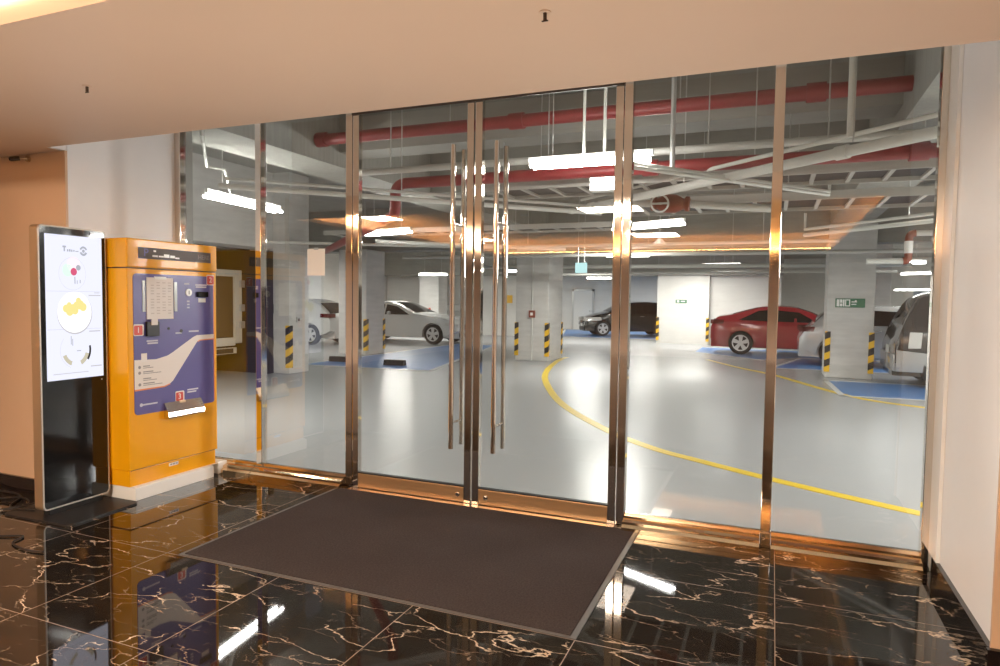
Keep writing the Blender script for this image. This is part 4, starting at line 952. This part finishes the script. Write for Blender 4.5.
# cable trays
def tray(x0, x1, y0, y1, z, step, lab, rod):
    t = thing('cable_tray', lab, 'cable tray', ((x0+x1)/2, (y0+y1)/2, z))
    for y in (y0, y1): MB().box((x0, y-.012, z-.03), (x1, y+.012, z+.06)).build('side_rail', 'grey_pipe', t)
    x = x0+.12
    while x < x1-.05:
        MB().box((x-.02, y0+.012, z-.02), (x+.02, y1-.012, z+.005)).build('rung', 'grey_pipe', t); x += step
    MB().box((x0+.05, y0+.06, z+.005), (x1-.05, y1-.06, z+.045)).build('cable_bundle', 'black_cable', t)
    rods(t, rod); return t
tray(-3.1, 1.9, 6.95, 7.62, 2.80, .33, 'nearest grey cable ladder hanging below the red pipe', ((-2.4, 6.95, 2.85), (-.75, 7.62, 2.85), (1.2, 6.95, 2.85)))
tray(-2.0, 2.3, 7.95, 8.85, 2.70, .33, 'second grey cable ladder hanging farther from the glass', ((-1.6, 8.85, 2.75), (1.7, 8.85, 2.75), (.2, 7.95, 2.75)))
tray(-8.6, -2.6, 11.3, 11.9, 2.85, .4, 'cable ladder high behind the left door leaf', ((-7.6, 11.3, 2.9), (-4.6, 11.9, 2.9)))

# fluorescent fixtures: a housing, two tubes, a hanger
def fixture(p0, p1, lab, far=False, drop=(), w=.055):
    p0 = Vector(p0); p1 = Vector(p1); c_ = (p0+p1)/2; d = (p1-p0).normalized(); q = Vector((-d.y, d.x, 0))
    t = thing('fluorescent_light', lab, 'light', tuple(c_))
    ht = MB()
    a, b_ = p0+Vector((0, 0, .03)), p1+Vector((0, 0, .03))
    prof = [(-.022, .05), (.022, .05), (.022, .0), (-.022, .0)]
    vs = [tuple(a+q*u+Vector((0, 0, v))) for u, v in prof]+[tuple(b_+q*u+Vector((0, 0, v))) for u, v in prof]
    ht.add(vs, [(0, 1, 2, 3), (4, 5, 6, 7), (0, 1, 5, 4), (1, 2, 6, 5), (2, 3, 7, 6), (3, 0, 4, 7)]); ht.build('housing', 'fixture', t)
    for s in (-1, 1): MB().cyl(p0+q*s*.05+d*.03, p1+q*s*.05-d*.03, .018 if not far else .024, 10).build('tube', 'tube_far' if far else 'tube', t, True)
    for s in (.2, .8):
        p = p0.lerp(p1, s); MB().cyl(p+Vector((0, 0, .09)), (p.x, p.y, 4.0), .005, 6).build('hanger_rod', 'galv', t)
    return t
fixture((-5.88, 5.63, 2.66), (-6.05, 7.02, 2.66), 'bright tube light at the far left behind the pay machine')
fixture((-2.10, 5.75, 2.76), (-.98, 5.75, 2.76), 'bright tube light close behind the top of the right door')
fixture((-2.35, 10.30, 2.66), (-1.20, 9.75, 2.66), 'tube light just right of the right door jamb', far=False)
fixture((-6.75, 10.05, 2.66), (-5.65, 9.75, 2.66), 'tube light below the red pipe elbow behind the left door')
fixture((-1.98, 20.6, 2.62), (-.90, 20.3, 2.62), 'tube light hanging before the white wall above the red car', far=True)
fixture((4.10, 26.9, 2.62), (5.30, 26.0, 2.62), 'upper tube light beyond the dark minivan', far=True)
fixture((5.4, 37.0, 2.25), (6.9, 36.0, 2.25), 'lower and farthest tube light beyond the dark minivan', far=True)
fixture((-3.95, 16.55, 2.68), (-2.85, 16.6, 2.68), 'tube light left of the right door jamb at mid height', far=True)
fixture((-8.6, 21.5, 2.52), (-7.3, 21.4, 2.52), 'tube light seen behind the door handles', far=True)
fixture((-12.6, 22.4, 2.45), (-11.4, 22.4, 2.45), 'small tube light above the white sedan', far=True)
fixture((-8.2, 30.6, 2.60), (-7.0, 30.6, 2.60), 'distant tube light above the black car', far=True)
fixture((2.5, 20.6, 2.66), (3.7, 20.4, 2.66), 'tube light behind the exit sign pillar', far=True)
t = thing('emergency_light', 'white emergency light box under the bright tube near the jamb', 'light', (-1.46, 5.95, 2.53))
MB().box((-1.57, 5.90, 2.535), (-1.30, 6.0, 2.66), .01).build('case', 'fixture', t); MB().box((-1.55, 5.893, 2.55), (-1.32, 5.90, 2.645)).build('lamp_face', 'tube_far', t)
t = thing('pendant_lamp', 'small white pendant lamp hanging between the two right posts', 'light', (-2.0, 11.2, 2.46))
MB().lathe([(.02, .10), (.10, .02), (.11, 0), (.02, 0)], (-1.77, 11.2, 2.50), (0, 0, 1), 16).build('shade', 'white_gloss', t, True); MB().cyl((-1.77, 11.2, 2.58), (-1.77, 11.2, 4.0), .010, 6).build('hanger_rod', 'galv', t)

# ------------------------------------------------------------------ lobby lamps and added, unseen fill lights
def area(name, loc_, sx, sy, power, col, rot=(0, 0, 0)):
    l = bpy.data.lights.new(name, 'AREA'); l.shape = 'RECTANGLE'; l.size = sx; l.size_y = sy; l.energy = power; l.color = col
    o = bpy.data.objects.new(name, l); C.objects.link(o); o.location = loc_; o.rotation_euler = rot; return o
def point(name, loc_, power, col, r=.12):
    l = bpy.data.lights.new(name, 'POINT'); l.energy = power; l.color = col; l.shadow_soft_size = r
    o = bpy.data.objects.new(name, l); C.objects.link(o); o.location = loc_; return o
COOL = (1., .965, .90)
fl = area('wall_fill_light', (3.7, 11.0, 2.5), 1.4, 1.0, 62, (1., .97, .94)); fl.rotation_euler = (Vector((-4.9, 4.0, 1.5))-Vector((3.7, 11.0, 2.5))).to_track_quat('-Z', 'Y').to_euler(); fl.data.spread = math.radians(75)  # unseen light, added to brighten the left recess wall and pay machine
WARM = (1., .72, .46)
for (x, y) in ((-7.2, 5.4), (3.0, 5.8), (3.4, 8.6), (-13.0, 13.5), (-3.0, 13.6), (4.5, 11.0), (4.5, 18.5), (-13.0, 21.5), (-6.5, 24.0), (-2.5, 23.3), (-11.5, 30.5), (-5.5, 31.0), (3.5, 31.5), (7.5, 25.0), (7.5, 33.0)):  # hidden area lights added to raise the garage brightness
    area('garage_fill_light', (x, y, 2.74), 1.2, .2, 175 if y < 20 else 190, COOL)
for (x, y) in ((-6.5, -.8), (-2.3, -.8), (-6.5, -5.0), (-2.3, -5.0)):
    area('lobby_lamp', (x, y, 2.92), .9, .9, 330, (1., .83, .66))
def spot(name, loc_, power, col, ang, aim, r=.06):
    l = bpy.data.lights.new(name, 'SPOT'); l.energy = power; l.color = col; l.spot_size = ang; l.spot_blend = 1.; l.shadow_soft_size = r
    o = bpy.data.objects.new(name, l); C.objects.link(o); o.location = loc_; o.rotation_euler = (Vector(aim)-Vector(loc_)).to_track_quat('-Z', 'Y').to_euler(); return o
for k in range(6):  # out-of-view spots on the floor, added only to brighten the soffit
    q = k/5
    x, y = -3.3+q*3.75, 1.12+q*1.50
    l = bpy.data.lights.new('soffit_fill_spot', 'SPOT'); l.energy = 37; l.color = (1., .86, .71); l.spot_size = math.radians(128); l.spot_blend = .8; l.shadow_soft_size = .07
    o = bpy.data.objects.new('soffit_fill_spot', l); C.objects.link(o); o.location = (x, y, .03); o.rotation_euler = (PI, 0, 0)

# ------------------------------------------------------------------ world, camera, view
w = bpy.data.worlds.new('world'); bpy.context.scene.world = w; w.use_nodes = True
w.node_tree.nodes['Background'].inputs[0].default_value = (.5, .45, .4, 1); w.node_tree.nodes['Background'].inputs[1].default_value = .02
cam = bpy.data.cameras.new('camera'); cam.sensor_fit = 'HORIZONTAL'; cam.sensor_width = 36; cam.lens = 662.449*36/1000; cam.clip_start = .05
co = bpy.data.objects.new('camera', cam); C.objects.link(co)
r2 = Vector((0.9244989964315357, 0.3809494017803514, 0.013385024477959591)); d2 = Vector((0.03167883015515213, -0.041791481293611654, -0.9986240152386114)); fw = Vector((-0.37986584120855643, 0.9236509218175868, -0.05070421391203784))
mw = Matrix((( r2.x, -d2.x, -fw.x, 0), (r2.y, -d2.y, -fw.y, 0), (r2.z, -d2.z, -fw.z, 1.55), (0, 0, 0, 1)))
co.matrix_world = mw
sc = bpy.context.scene; sc.camera = co
sc.view_settings.view_transform = 'Standard'; sc.view_settings.look = 'None'; sc.view_settings.gamma = 1.; sc.view_settings.use_curve_mapping = False
sc.view_settings.exposure = 0.
try:
    sc.cycles.use_denoising = True; sc.cycles.use_light_tree = True; sc.cycles.sample_clamp_indirect = 6.; sc.cycles.max_bounces = 10; sc.cycles.transparent_max_bounces = 16
    sc.cycles.caustics_reflective = True; sc.cycles.blur_glossy = .3
except Exception: pass
